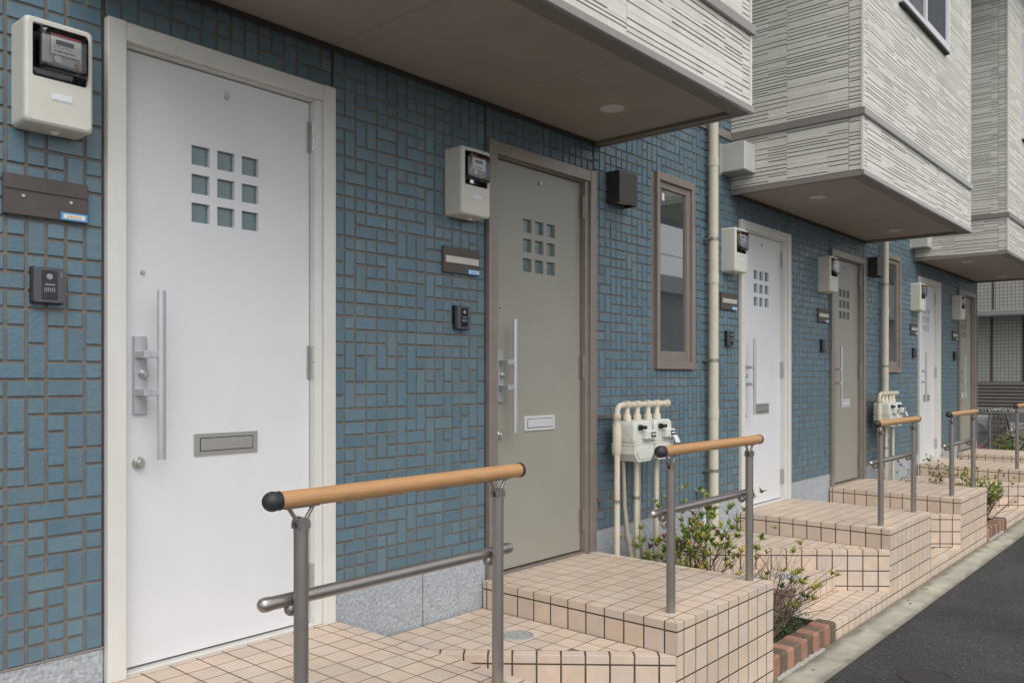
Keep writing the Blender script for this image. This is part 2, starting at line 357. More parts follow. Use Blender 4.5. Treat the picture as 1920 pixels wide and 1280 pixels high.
# ------------------------------------------------------------------ flat pieces (tiles, strips, bricks on a face)
def clip_poly(poly, region):
    """Sutherland-Hodgman, region convex counter-clockwise"""
    out = poly; n = len(region)
    for i in range(n):
        ax, ay = region[i]; bx, by = region[(i + 1) % n]; inp = out; out = []
        if not inp: return []
        def side(p): return (bx - ax) * (p[1] - ay) - (by - ay) * (p[0] - ax)
        for j in range(len(inp)):
            p, q = inp[j], inp[(j + 1) % len(inp)]; sp, sq = side(p), side(q)
            if sp >= -1e-9: out.append(p)
            if (sp > 1e-9 and sq < -1e-9) or (sp < -1e-9 and sq > 1e-9):
                t = sp / (sp - sq); out.append((p[0] + (q[0] - p[0]) * t, p[1] + (q[1] - p[1]) * t))
    cl = []
    for p in out:
        if not cl or (abs(p[0] - cl[-1][0]) + abs(p[1] - cl[-1][1])) > 1e-5: cl.append(p)
    if len(cl) > 1 and (abs(cl[0][0] - cl[-1][0]) + abs(cl[0][1] - cl[-1][1])) < 1e-5: cl.pop()
    return cl if len(cl) >= 3 else []
def area(p): return 0.5 * sum(p[i][0] * p[(i + 1) % len(p)][1] - p[(i + 1) % len(p)][0] * p[i][1] for i in range(len(p)))
class Frame:
    def __init__(s, O, U, V): s.O = Vector(O); s.U = Vector(U).normalized(); s.V = Vector(V).normalized(); s.N = s.U.cross(s.V)
    def at(s, u, v, n=0): return s.O + s.U * u + s.V * v + s.N * n
class Pieces:
    """collects flat pieces; the largest in the picture become objects, the rest one joined part"""
    def __init__(s): s.items = []
    def add(s, fr, poly, thick, ch, top=0.0, ma=None): s.items.append((fr, poly, thick, ch, top, ma))
    def field(s, fr, region, u0, v0, pu, pv, gap, thick, ch, gv=None):
        us = [p[0] for p in region]; vs = [p[1] for p in region]
        for i in range(math.floor((min(us) - u0) / pu), math.ceil((max(us) - u0) / pu)):
            for j in range(math.floor((min(vs) - v0) / pv), math.ceil((max(vs) - v0) / pv)):
                a, b = u0 + i * pu, v0 + j * pv; g = gap / 2; e = g if gv is None else gv
                q = clip_poly([(a + g, b + e), (a + pu - g, b + e), (a + pu - g, b + pv - e), (a + g, b + pv - e)], region)
                if q and area(q) > pu * pv * 0.05: s.add(fr, q, thick, ch)
    def build(s, parent, name, matname, limit=300, minpx=8.0, rest_name=None, jitter=0.0):
        scored = []
        for it in s.items:
            fr, poly, thick, ch, top, ma = it
            cu = sum(p[0] for p in poly) / len(poly); cv = sum(p[1] for p in poly) / len(poly); c = fr.at(cu, cv)
            P = proj(c); sc = 0
            if P and -20 < P[0] < 1940 and -20 < P[1] < 1300 and (CAM - c).dot(fr.N) > 0:
                q = [proj(fr.at(*p)) for p in poly]
                if all(q):
                    w = max(p[0] for p in q) - min(p[0] for p in q); h = max(p[1] for p in q) - min(p[1] for p in q)
                    A = abs(area([(p[0], p[1]) for p in q])); sc = A / max(w, h, 1e-6)      # mean short side in pixels
                    if sc < minpx or A < minpx * minpx: sc = 0
                    else: sc = A
            scored.append((sc, cu, cv, c, it))
        scored.sort(key=lambda t: -t[0])
        single = [t for t in scored[:limit] if t[0] > 0]; rest = scored[len(single):]
        cache = {}
        for sc, cu, cv, c, (fr, poly, thick, ch, top, ma) in single:
            dz = rnd.uniform(-jitter, jitter)
            key = (tuple((round(p[0] - cu, 4), round(p[1] - cv, 4)) for p in poly), tuple(round(x, 3) for x in (*fr.U, *fr.V)), thick, ch, top, ma)
            me = cache.get(key)
            if me is None:
                mb = MB(); piece(mb, fr, poly, thick, ch, top); me = mb.mesh(name, ma or matname, c); cache[key] = me
            link(name, me, parent, c + fr.N * dz)
        by = {}
        for t in rest: by.setdefault(t[4][5] or matname, []).append(t)
        for mname, ts in by.items():
            mb = MB()
            for sc, cu, cv, c, (fr, poly, thick, ch, top, ma) in ts: piece(mb, fr, poly, thick, ch, top)
            mb.part(rest_name or ('far_' + name), mname, parent, kind='stuff')
def piece(mb, fr, poly, thick, ch, top=0.0):
    """prism: outline on the frame plane + top, front edges chamfered, open at the back"""
    n = len(poly); cu = sum(p[0] for p in poly) / n; cv = sum(p[1] for p in poly) / n
    ins = []
    for p in poly:
        d = math.hypot(p[0] - cu, p[1] - cv); k = max(0.3, 1 - 1.3 * ch / max(d, 1e-6)); ins.append((cu + (p[0] - cu) * k, cv + (p[1] - cv) * k))
    vs = [fr.at(p[0], p[1], top - thick) for p in poly] + [fr.at(p[0], p[1], top - ch) for p in poly] + [fr.at(p[0], p[1], top) for p in ins]
    fs = [(i, (i + 1) % n, n + (i + 1) % n, n + i) for i in range(n)] + [(n + i, n + (i + 1) % n, 2 * n + (i + 1) % n, 2 * n + i) for i in range(n)] + [tuple(range(2 * n, 3 * n))]
    mb.add(vs, fs)
def rect(a, b, c, d): return [(a, c), (b, c), (b, d), (a, d)]
def loft_loops(mb, loops, cap0=False, cap1=True, mi=0, smooth=False):
    n = len(loops[0]); vs = [v for l in loops for v in l]; fs = []
    for i in range(len(loops) - 1):
        for k in range(n): fs.append((i * n + k, i * n + (k + 1) % n, (i + 1) * n + (k + 1) % n, (i + 1) * n + k))
    mb.add(vs, fs, mi, smooth)
    if cap0: mb.add(loops[0], [tuple(range(n - 1, -1, -1))], mi)
    if cap1: mb.add(loops[-1], [tuple(range(n))], mi)
    return mb
def rr(x0, x1, z0, z1, r, y, n=4):
    """rounded rectangle loop in the xz plane at depth y"""
    out = []
    for cx, cz, a0 in ((x1 - r, z1 - r, 0), (x0 + r, z1 - r, 90), (x0 + r, z0 + r, 180), (x1 - r, z0 + r, 270)):
        for k in range(n): a = R(a0 + 90 * k / (n - 1)); out.append((cx + r * math.cos(a), y, cz + r * math.sin(a)))
    return out
def rbox(mb, x0, x1, y0, y1, z0, z1, r=0.01, e=0.006, mi=0):
    """rounded panel, front at y0 (street side), back at y1"""
    return loft_loops(mb, [rr(x0, x1, z0, z1, r, y1), rr(x0, x1, z0, z1, r, y0 + e), rr(x0 + e * .3, x1 - e * .3, z0 + e * .3, z1 - e * .3, r, y0 + e * .3), rr(x0 + e, x1 - e, z0 + e, z1 - e, r, y0)], mi=mi)
def disc(mb, c, r, y0, y1, n=20, e=0.0, mi=0):
    L = [[(c[0] + q * math.cos(2 * math.pi * k / n), y, c[1] + q * math.sin(2 * math.pi * k / n)) for k in range(n)] for q, y in ((r, y1), (r, y0 + e), (r - e, y0))]
    return loft_loops(mb, L, mi=mi)

P = 4.93                         # length of one repeat: white door, grey door, window bay
OFF = [0.0, P, 2 * P]
GX = 1.967                       # grey door behind the white one
ORD = ['nearest', 'second', 'farthest']
DOORS = [('%s white door' % o, '%s grey door' % o) for o in ORD]

# ------------------------------------------------------------------ ground
tag(MB().add([(-120, -140, 0), (160, -140, 0), (160, 140, 0), (-120, 140, 0)], [(0, 1, 2, 3)]).part('road', 'asphalt'), kind='structure')
g = bpy.data.objects.new('gutter', MB().box(-6, 40, -1.367, -1.172, -0.05, 0.004).mesh('gutter', 'side_grout')); col.objects.link(g); tag(g, kind='structure')
pc = Pieces(); fr = Frame((0, 0, 0.0), (1, 0, 0), (0, 1, 0))
x = -3.0
while x < 22:
    pc.add(fr, rect(x + .004, x + .596, -1.366, -1.173), 0.03, 0.005, 0.016 + rnd.uniform(-.001, .001)); x += .6
pc.build(g, 'gutter_block', 'gutter_concrete')
tag(MB().box(14.3, 40, -1.15, 6, -0.05, 0.012).part('side_yard', 'concrete'), kind='structure')

# ------------------------------------------------------------------ apartment building
bld = thing('apartment_building', 'blue-tiled row of apartments with cream bays jutting over white and grey doors', 'building', (7.0, 0.0, 0.0))
XE = 14.24
holes = []
for o in OFF:
    holes.append((1.262 + o, 2.237 + o, 0.40, 2.865)); holes.append((1.262 + GX + o, 2.237 + GX + o, 0.40, 2.865))
for o in OFF[:2]: holes.append((4.93 + o, 5.44 + o, 1.665, 3.008))
def slab_with_holes(mb, x0, x1, z0, z1, hs, y0, y1):
    xs = sorted({x0, x1, *[h[0] for h in hs], *[h[1] for h in hs]})
    for a, b in zip(xs[:-1], xs[1:]):
        m = (a + b) / 2; zz = z0
        for h in sorted([h for h in hs if h[0] < m < h[1]], key=lambda h: h[2]) + [(0, 0, z1, z1)]:
            if h[2] - zz > 1e-6: mb.box(a, b, y0, y1, zz, h[2])
            zz = h[3]
    return mb
wall = slab_with_holes(MB(), -1.2, XE, 0.35, 6.4, holes, 0.0062, 0.14).part('wall', 'blue_grout', bld)
MB().box(-1.2, XE, 0.6, 0.7, 0.02, 6.4).box(XE - .1, XE, .141, 5, 0.02, 6.4).part('inner_wall', 'clad_base', bld)
# tiles -------------------------------------------------------------
PU, PV = 0.0615, 0.0588
tiles = Pieces(); FW = Frame((0, 0, 0), (1, 0, 0), (0, 0, 1))     # N = -Y
def tile_segment(x0, x1, z0, z1, hs=()):
    nu = max(1, round((x1 - x0) / PU)); nv = max(1, round((z1 - z0) / PV)); pu = (x1 - x0) / nu; pv = (z1 - z0) / nv; g = 0.0052
    used = set()
    def blocked(i, j):
        cx, cz = x0 + (i + .5) * pu, z0 + (j + .5) * pv
        return any(h[0] - .0 < cx < h[1] and h[2] < cz < h[3] for h in hs)
    for j in range(nv):
        for i in range(nu):
            if (i, j) in used or blocked(i, j): continue
            w = h = 1; t = rnd.random()
            if t < .21 and i + 1 < nu and (i + 1, j) not in used and not blocked(i + 1, j): w = 2
            elif t < .38 and j + 1 < nv and not blocked(i, j + 1): h = 2
            for a in range(w):
                for b in range(h): used.add((i + a, j + b))
            a0, a1, b0, b1 = x0 + i * pu + g, x0 + (i + w) * pu - g, z0 + j * pv + g, z0 + (j + h) * pv - g
            tiles.add(FW, rect(a0, a1, b0, b1), 0.012, 0.0022, 0.0 + rnd.uniform(-.0012, .0012))
tile_segment(-1.2, 1.258, 0.655, 3.06)
for k, o in enumerate(OFF):
    tile_segment(1.262 + o, 2.237 + o, 2.87, 3.06)
    tile_segment(2.242 + o, 3.225 + o, 0.668 if k else 0.69, 3.06)
    tile_segment(1.262 + GX + o, 2.237 + GX + o, 2.87, 3.06)
    if k < 2: tile_segment(4.208 + o, 6.188 + o, 0.655, 6.24, [(4.90 + o, 5.47 + o, 1.63, 3.035), (4.2 + o, 4.26 + o, 3.1, 7), (6.08 + o, 6.2 + o, 3.1, 7)])
    else: tile_segment(4.208 + o, XE, 0.655, 3.60)
tiles.build(wall, 'tile', 'blue_tile', limit=300)
# granite skirting ---------------------------------------------------
for k, o in enumerate(OFF):
    segs = [(2.24, 2.775, .688 if not k else .666), (2.781, 3.226, .688 if not k else .666), (4.206, 4.9, .653), (4.906, 5.6, .653), (5.606, 6.19, .653)]
    if k == 0: segs += [(-1.2, 0.3, .653), (0.306, 1.258, .653)]
    if k == 2: segs = segs[:2] + [(4.206, XE - 2 * P, .653)]
    for a, b, z in segs: MB().box(a + o, b + o, -0.002, 0.06, 0.02, z, c=.003).part('skirting_panel', 'granite', bld)
    for a, b, z in segs: MB().box(a + o, b + o, -0.006, 0.008, z + .001, z + .006).part('drip_edge', 'brown_trim', bld)

for k, o in enumerate(OFF):
    for xx in (1.259, 2.2395, 3.2265, 4.205): MB().box(xx + o - .0025, xx + o + .0025, -.001, .006, .66, 3.05).part('sealant_joint', 'plate_brown', bld)
def make_door(x0, white, k):
    """leaf is the door part, its pieces are children"""
    fm, dm = ('white_frame', 'white_door') if white else ('bronze_frame', 'grey_door')
    L = x0 + .07; Rr = x0 + .875; Z0, Z1 = .551, 2.785; yl = .028
    cols = [x0 + .338 + .107 * i for i in range(3)]; rows = [2.199 + .1105 * i for i in range(3)]; w = .075
    xs = [L]; zs = [Z0]
    for c in cols: xs += [c, c + w]
    for r in rows: zs += [r, r + w]
    xs.append(Rr); zs.append(Z1)
    mb = MB()
    for i in range(len(xs) - 1):
        for j in range(len(zs) - 1):
            if i % 2 == 1 and j % 2 == 1:
                a, b, c, d = xs[i], xs[i + 1], zs[j], zs[j + 1]
                for q in (((a, c), (b, c)), ((b, c), (b, d)), ((b, d), (a, d)), ((a, d), (a, c))):
                    mb.add([(q[0][0], yl, q[0][1]), (q[1][0], yl, q[1][1]), (q[1][0], yl + .022, q[1][1]), (q[0][0], yl + .022, q[0][1])], [(0, 1, 2, 3)])
            else: mb.add([(xs[i], yl, zs[j]), (xs[i + 1], yl, zs[j]), (xs[i + 1], yl, zs[j + 1]), (xs[i], yl, zs[j + 1])], [(0, 1, 2, 3)])
    mb.add([(L, yl, Z0), (L, yl, Z1), (L, yl + .04, Z1), (L, yl + .04, Z0)], [(0, 1, 2, 3)]).add([(Rr, yl, Z0), (Rr, yl, Z1), (Rr, yl + .04, Z1), (Rr, yl + .04, Z0)], [(0, 1, 2, 3)])
    mb.add([(L, yl, Z1), (Rr, yl, Z1), (Rr, yl + .04, Z1), (L, yl + .04, Z1)], [(0, 1, 2, 3)]).add([(L, yl, Z0), (Rr, yl, Z0), (Rr, yl + .04, Z0), (L, yl + .04, Z0)], [(0, 1, 2, 3)])
    kind = 'white flush' if white else 'grey flush'
    d = mb.part('door', dm, bld, '%s door with nine small square panes, %s of its colour' % (kind, ORD[k]))
    for c in cols:
        for r in rows: MB().box(c, c + w, yl + .018, yl + .024, r, r + w).part('pane', 'door_pane', d)
    # frame: jambs, inner stops, head, sill
    f = MB()
    f.box(x0, x0 + .066, -.03, .06, .53, 2.865, c=.003)
    f.box(x0 + .915, x0 + .975, -.03, .06, .53, 2.865, c=.003)
    f.box(x0 + .067, x0 + .914, -.027, .06, 2.797, 2.864, c=.003)
    f.box(x0 + .879, x0 + .9145, -.012, .06, .535, 2.796, c=.002)
    f.box(x0 + .067, x0 + .878, .0, .06, 2.7895, 2.7965)
    f.part('door_frame', fm, d)
    MB().box(x0 + .067, x0 + .878, .056, .10, .548, 2.789).part('door_recess', 'black_gap', d)
    MB().box(x0 + .0665, x0 + .9145, -.006, .09, .5, .5415, c=.002).part('threshold', fm, d)
    # pull handle
    p = MB().box(x0 + .11, x0 + .158, .012, .029, 1.468, 1.752, c=.002)
    p.part('handle_plate', 'steel', d)
    h = MB(); hx = x0 + .181
    loft = []
    for z in (1.303, 1.918): loft.append([(hx + .0155 * math.cos(a), -.052 + .012 * math.sin(a), z) for a in [2 * math.pi * q / 16 for q in range(16)]])
    loft_loops(h, loft, True, True, smooth=True)
    for z in (1.548, 1.684):
        h.box(x0 + .115, x0 + .138, -.06, .013, z - .013, z + .013, c=.002); h.box(x0 + .1385, hx, -.058, -.038, z - .012, z + .012, c=.002)
    h.part('handle', 'steel', d)
    lk = MB(); disc(lk, (x0 + .143, 1.616), .017, -.004, .012, e=.004); disc(lk, (x0 + .143, 1.616), .011, -.010, -.004, e=.002); lk.box(x0 + .1415, x0 + .1445, -.0112, -.0095, 1.609, 1.623); lk.part('lock', 'nickel', d)
    lk = MB(); disc(lk, (x0 + .131, 1.29), .022, .012, .028, e=.005); disc(lk, (x0 + .131, 1.29), .014, -.002, .012, e=.003); lk.box(x0 + .1295, x0 + .1325, -.0035, -.0015, 1.281, 1.299); lk.part('lock', 'nickel', d)
    ms = MB().box(x0 + .346, x0 + .62, .020, .029, 1.299, 1.384, c=.002); ms.part('mail_slot', 'nickel' if white else 'alu_white', d)
    MB().box(x0 + .371, x0 + .595, .016, .021, 1.318, 1.365, c=.002).part('mail_flap', 'nickel' if white else 'alu_white', d)
    MB().box(x0 + .368, x0 + .598, .0192, .0205, 1.315, 1.368).part('mail_gap', 'black_gap', d)
    b = MB(); disc(b, (x0 + .147, 1.987), .008, .018, .029, e=.003); b.part('door_bolt', 'nickel', d)
    b = MB(); disc(b, (x0 + .483, 2.712), .008, .016, .029, e=.002); b.box(x0 + .478, x0 + .488, .014, .024, 2.716, 2.732, c=.002); b.part('door_hook', 'nickel', d)
    for z0, z1 in ((2.572, 2.705), (1.597, 1.738), (.67, .80)):
        hg = MB(); m = (z0 + z1) / 2
        hg.tube([(x0 + .880, .004, z0), (x0 + .880, .004, m - .002)], .0085, 12).tube([(x0 + .880, .004, m + .002), (x0 + .880, .004, z1)], .0085, 12)
        hg.box(x0 + .862, x0 + .878, .022, .029, z0, z1); hg.part('hinge', 'nickel' if white else 'bronze_frame', d)
    return d
for k, o in enumerate(OFF):
    make_door(1.262 + o, True, k); make_door(1.262 + GX + o, False, k)

# tall narrow windows -----------------------------------------------
for k, o in enumerate(OFF[:2]):
    a, b, z0, z1 = 4.925 + o, 5.445 + o, 1.66, 3.012
    f = MB().box(a, a + .034, -.026, .1, z0, z1, c=.003).box(b - .04, b, -.026, .1, z0, z1, c=.003).box(a + .0345, b - .0405, -.024, .1, z1 - .055, z1 - .0005, c=.003).box(a + .0345, b - .0405, -.024, .1, z0 + .0005, z0 + .055, c=.003)
    w = f.part('window', 'bronze_frame', bld, 'tall narrow window in bronze frame, %s' % ('right of the nearest grey door' if k == 0 else 'behind the drainpipe right of the second grey door'))
    s = MB(); q0, q1, r0, r1 = a + .035, b - .041, z0 + .0555, z1 - .0555
    s.box(q0, q0 + .024, -.004, .05, r0, r1, c=.002).box(q1 - .05, q1, -.008, .05, r0, r1, c=.002).box(q0 + .0245, q1 - .0505, -.003, .05, r1 - .045, r1, c=.002).box(q0 + .0245, q1 - .0505, -.003, .05, r0, r0 + .07, c=.002)
    s.box(q1 - .062, q1 - .0505, .002, .05, r0 + .0705, r1 - .0455)
    s.part('sash', 'bronze_frame', w)
    MB().box(q0 + .024, q1 - .062, .010, .018, r0 + .07, r1 - .045).part('pane', 'wire_glass', w)
    MB().box(q0 + .075, q0 + .105, .0085, .0098, r1 - .125, r1 - .075).part('sticker', 'paper', w)
    MB().box(a, b, .12, .13, z0, z1).part('blind', 'blind', w)

# ------------------------------------------------------------------ cream bays
BZ = 3.02
def strips(pc, fr, u0, u1, v0, v1, hs=()):
    """flat siding cut by short horizontal grooves of a common module"""
    G = .0762; v = v0; ticks = [u0 + .305 * i + rnd.choice((0, G)) for i in range(1, int((u1 - u0) / .305) + 1)]
    while v < v1 - .004:
        h = rnd.choice((.019, .023, .027, .031, .037)); h = min(h, v1 - v)
        if v1 - v - h < .016: h = v1 - v
        cuts = {u0, u1}
        for t in ticks:
            if rnd.random() < .72: cuts.add(t)
        for _ in range(int((u1 - u0) / .5)): cuts.add(u0 + G * rnd.randrange(1, max(2, int((u1 - u0) / G))))
        cuts = sorted(c for c in cuts if u0 <= c <= u1)
        for a, b in zip(cuts[:-1], cuts[1:]):
            if b - a < .02: continue
            segs = [(a, b)]
            for H in hs:
                if H[2] < v + h * .6 and H[3] > v + h * .4:
                    segs = [s for x0, x1 in segs for s in ((x0, min(x1, H[0])), (max(x0, H[1]), x1)) if s[1] - s[0] > .01]
            t = rnd.choice((.0052, .0055, .0058, .0064)); gap = rnd.choice((.0070, .0070, .0062, .0010))
            for x0, x1 in segs: pc.add(fr, rect(x0 + .0002, x1 - .0004, v + gap, v + h), .008 + t, .0011, t)
        v += h
    return pc
for k, o in enumerate(OFF):
    x0, x1 = 1.135 + o, 4.255 + o; YF = -1.0; ZT = 6.3
    wz = (6.887 - P + o, 8.262 - P + o, 4.53, 5.83)
    bay = MB().box(x0, x1, YF, .007, BZ + .05, ZT).part('bay', 'clad_base', bld, 'cream ribbed bay overhanging the %s pair of doors' % ORD[k])
    pc = Pieces()
    FL = Frame((x0, 0, 0), (0, -1, 0), (0, 0, 1)); FF = Frame((0, YF, 0), (1, 0, 0), (0, 0, 1)); FR = Frame((x1, 0, 0), (0, 1, 0), (0, 0, 1))
    for z0, z1 in ((BZ + .052, 3.455), (3.512, ZT)):
        joints = [x0 + .006, x0 + .09, x0 + 1.0, x0 + 1.91, x1 - .09, x1 - .006]
        for a, b in zip(joints[:-1], joints[1:]): strips(pc, FF, a + .0012, b - .0012, z0, z1, [(wz[0], wz[1], wz[2], wz[3])])
        for a, b in ((0.0, .45), (.4515, .905), (.908, .996)): strips(pc, FL, a, b, z0, z1)
        strips(pc, FR, -.99, -.095, z0, z1); strips(pc, FR, -.09, -.004, z0, z1)
    pc.build(bay, 'cladding_strip', 'clad', limit=100, minpx=7.0, rest_name='cladding')
    # corner caps behind the strip ends
    MB().box(x0 - .012, x0 + .006, YF - .012, YF + .006, BZ + .052, 3.455).box(x0 - .012, x0 + .006, YF - .012, YF + .006, 3.512, ZT).box(x1 - .006, x1 + .012, YF - .012, YF + .006, BZ + .052, 3.455).box(x1 - .006, x1 + .012, YF - .012, YF + .006, 3.512, ZT).part('corner_trim', 'clad', bay)
    # mid band and fascia
    def ring(t, za, zb, name, m):
        r = MB().box(x0 - t, x1 + t, YF - t, YF - .001, za, zb, c=.002).box(x0 - t, x0 - .001, YF - .0005, -.004, za, zb).box(x1 + .001, x1 + t, YF - .0005, -.004, za, zb)
        return r.part(name, m, bay)
    ring(.028, 3.457, 3.510, 'trim_band', 'brown_trim')
    LB = BZ + .012
    MB().box(x0 - .022, x1 + .022, YF - .022, YF - .001, LB, BZ + .05, c=.003).box(x0 - .022, x0 - .001, YF - .0005, -.004, LB, BZ + .05).box(x1 + .001, x1 + .022, YF - .0005, -.004, LB, BZ + .05).part('fascia', 'brown_trim', bay)
    MB().box(x0, x1, YF, YF + .085, LB + .003, BZ + .049).box(x0, x0 + .05, YF + .0855, -.02, LB + .004, BZ + .049).box(x1 - .05, x1, YF + .0855, -.02, LB + .004, BZ + .049).part('soffit_trim', 'trim_under', bay)
    js = [x0 + .0505, x0 + .32, x0 + 1.095, x0 + 2.063, x1 - .0505]
    for a, b in zip(js[:-1], js[1:]): MB().box(a + .0015, b - .0015, YF + .087, -.021, BZ + .034, BZ + .049).part('soffit_panel', 'soffit', bay)
    MB().box(x0 + .0505, x1 - .0505, -.0205, -.004, BZ + .012, BZ + .049).part('wall_moulding', 'dark_seal', bay)
    for dx in (.585, 2.60):
        d = MB(); c = (x0 + dx, -.46)
        LL = [[(c[0] + q * math.cos(2 * math.pi * i / 28), c[1] + q * math.sin(2 * math.pi * i / 28), z) for i in range(28)] for q, z in ((.068, BZ + .034), (.068, BZ + .028), (.062, BZ + .025), (.052, BZ + .027), (.048, BZ + .033))]
        loft_loops(d, LL, smooth=False); d.part('downlight', ['lens'], bay)
    # sliding window in the bay front
    a, b, z0, z1 = wz
    w = MB().box(a, a + .035, YF - .045, YF - .001, z0, z1, c=.003).box(b - .035, b, YF - .045, YF - .001, z0, z1, c=.003).box(a + .0355, b - .0355, YF - .045, YF - .001, z0, z0 + .045, c=.003).box(a + .0355, b - .0355, YF - .045, YF - .001, z1 - .045, z1, c=.003)
    w = w.part('window', 'alu_white', bld, 'white aluminium sliding window high in the %s bay' % ORD[k])
    m = (a + b) / 2
    s = MB().box(m - .035, m + .01, YF - .034, YF - .004, z0 + .046, z1 - .046).box(a + .036, a + .07, YF - .02, YF - .004, z0 + .046, z1 - .046).box(b - .06, b - .036, YF - .03, YF - .004, z0 + .046, z1 - .046).box(m + .0105, b - .0605, YF - .03, YF - .004, z0 + .046, z0 + .085); s.part('sash', 'alu_white', w)
    MB().box(a + .07, m - .0355, YF - .012, YF - .006, z0 + .046, z1 - .046).part('pane', 'clear', w); MB().box(m + .0105, b - .0605, YF - .02, YF - .014, z0 + .0855, z1 - .046).part('insect_screen', 'screen', w)
    MB().box(a + .07, m - .2, YF - .0045, YF - .003, z0 + .046, z1 - .046).part('curtain', 'curtain', w); MB().box(m - .1995, m - .0355, YF - .0045, YF - .003, z0 + .046, z1 - .046).part('curtain', 'meter_grey', w)
    MB().box(a - .004, b + .004, YF - .04, YF - .001, z0 - .014, z0 - .001).part('sill_seal', 'dark_seal', w)
    if k < 2:
        MB().box(x1 + .031, 6.065 + o - .031, -.016, .0065, 3.455, 3.512).part('trim_band', 'brown_trim', bld)
    if k == 2: MB().box(XE - .05, XE, -.012, .0065, .655, 3.06).part('corner_trim', 'bronze_frame', bld)
MB().box(-1.4, XE + .3, -1.35, 5.2, 6.402, 6.56, c=.02).part('roof', 'brown_trim', bld)
# ------------------------------------------------------------------ tiled landings and steps
T, NW, NH, YF_ = 0.1065, 0.062, 0.037, -1.165
Z1_, Z2_, Z3_, Z4_ = .535, .393, .251, .109
def top_frame(z): return Frame((0, 0, z), (1, 0, 0), (0, 1, 0))
def riser(pc, A, B, z0, z1, u0=0.0):
    """tiles on the vertical face from A to B (outside on the right of A->B), rows hung from z1"""
    A = Vector((*A, 0)); B = Vector((*B, 0)); L = (B - A).length
    f = Frame(A, B - A, (0, 0, 1)); pc.field(f, rect(.002, L - .002, z0, z1), u0, z1 - 8 * T, T, T, .0082, .014, .0007)
def nosing(pc, A, B, z, ends=(0, 0), u0=0.0):
    """edge tiles along A->B; the step lies on the left of A->B; ends = mitre (1) or square (0)"""
    A = Vector((*A, z)); B = Vector((*B, z)); L = (B - A).length; U = (B - A).normalized(); f = Frame(A, U, Vector((-U.y, U.x, 0)))
    reg = [(0.001, 0), (L - .001, 0), (L - .001 - (NW - .003 if ends[1] else 0), NW - .003), (0.001 + (NW - .003 if ends[0] else 0), NW - .003)]
    pc.field(f, reg, u0, 0, T, NW, .0072, NH, .0025, gv=0.0)
def inset_poly(poly, d):
    """convex counter-clockwise outline moved inwards by d"""
    n = len(poly); out = []
    for i in range(n):
        a, b, c = Vector(poly[i - 1]), Vector(poly[i]), Vector(poly[(i + 1) % n])
        e1, e2 = (b - a).normalized(), (c - b).normalized(); n1, n2 = Vector((-e1.y, e1.x)), Vector((-e2.y, e2.x))
        m = n1 + n2; k = d / max(.15, 1 + n1.dot(n2)); out.append((b.x + m.x * k, b.y + m.y * k))
    return out
def core(parent, poly, z, zb=-.02):
    if area(poly) < 0: poly = poly[::-1]
    MB().extrude(inset_poly(poly, .0014), 'z', zb, z - .0018).part('core', 'side_grout', parent)
    MB().extrude(inset_poly(poly, NW - .007), 'z', z - .012, z - .0011).part('grout_bed', 'tile_grout', parent)
def make_landing(x0, x1, label):
    t = thing('entrance_landing', label, 'landing', ((x0 + x1) / 2, YF_ / 2, 0), 'tiled landings in front of the doors')
    core(t, [(x0, YF_), (x1, YF_), (x1, -.012), (x0, -.012)], Z1_)
    pc = Pieces()
    nosing(pc, (x0, YF_), (x1, YF_), Z1_, (1, 1), NW); nosing(pc, (x1, YF_), (x1, -.012), Z1_, (1, 0), NW); nosing(pc, (x0, -.012), (x0, YF_), Z1_, (0, 1), (-.012 - YF_ - NW) % T)
    pc.field(top_frame(Z1_), rect(x0 + NW + .003, x1 - NW - .003, YF_ + NW + .003, -.012), x0 + NW, YF_ + NW, T, T, .0072, .012, .0006)
    zt = Z1_ - NH - .004
    riser(pc, (x0, YF_), (x1, YF_), 0.0, zt, NW); riser(pc, (x0, -.012), (x0, YF_), 0, zt, (-.012 - YF_ - NW) % T); riser(pc, (x1, YF_), (x1, -.012), 0, zt, NW)
    pc.build(t, 'tile', 'tile', jitter=.0004)
    return t
LX = []
for k, o in enumerate(OFF):
    LX.append((1.215 + o, 2.245 + o)); LX.append((3.195 + o, 4.192 + o))
    make_landing(*LX[-2], 'pink tiled landing at the %s' % DOORS[k][0]); make_landing(*LX[-1], 'pink tiled landing at the %s' % DOORS[k][1])
def tri_step(t, pc, A, B, C, z, zlow):
    """step with a diagonal nosed edge B->A and its right angle at C"""
    core(t, [A, C, B], z)
    L = math.hypot(A[0] - B[0], A[1] - B[1]); h = abs((A[0] - B[0]) * (B[1] - C[1]) - (B[0] - C[0]) * (A[1] - B[1])) / L; s = 1 - (NW + .003) / h
    a = Vector((*B, z)); U = (Vector((*A, z)) - a).normalized(); f = Frame(a, U, Vector((-U.y, U.x, 0)))
    uv = [((Vector((*p, z)) - a).dot(f.U), (Vector((*p, z)) - a).dot(f.V)) for p in (B, A, C)]
    pc.field(f, clip_poly(rect(-.1, L + .1, 0, NW - .003), uv), .03, 0, T, NW, .0072, NH, .0025, gv=0.0)
    inner = [(C[0] + (p[0] - C[0]) * s, C[1] + (p[1] - C[1]) * s) for p in (B, A)]
    pc.field(top_frame(z), [inner[0], inner[1], C], C[0], C[1], T, T, .0072, .012, .0006)
    riser(pc, B, A, zlow, z - NH - .004, .03)
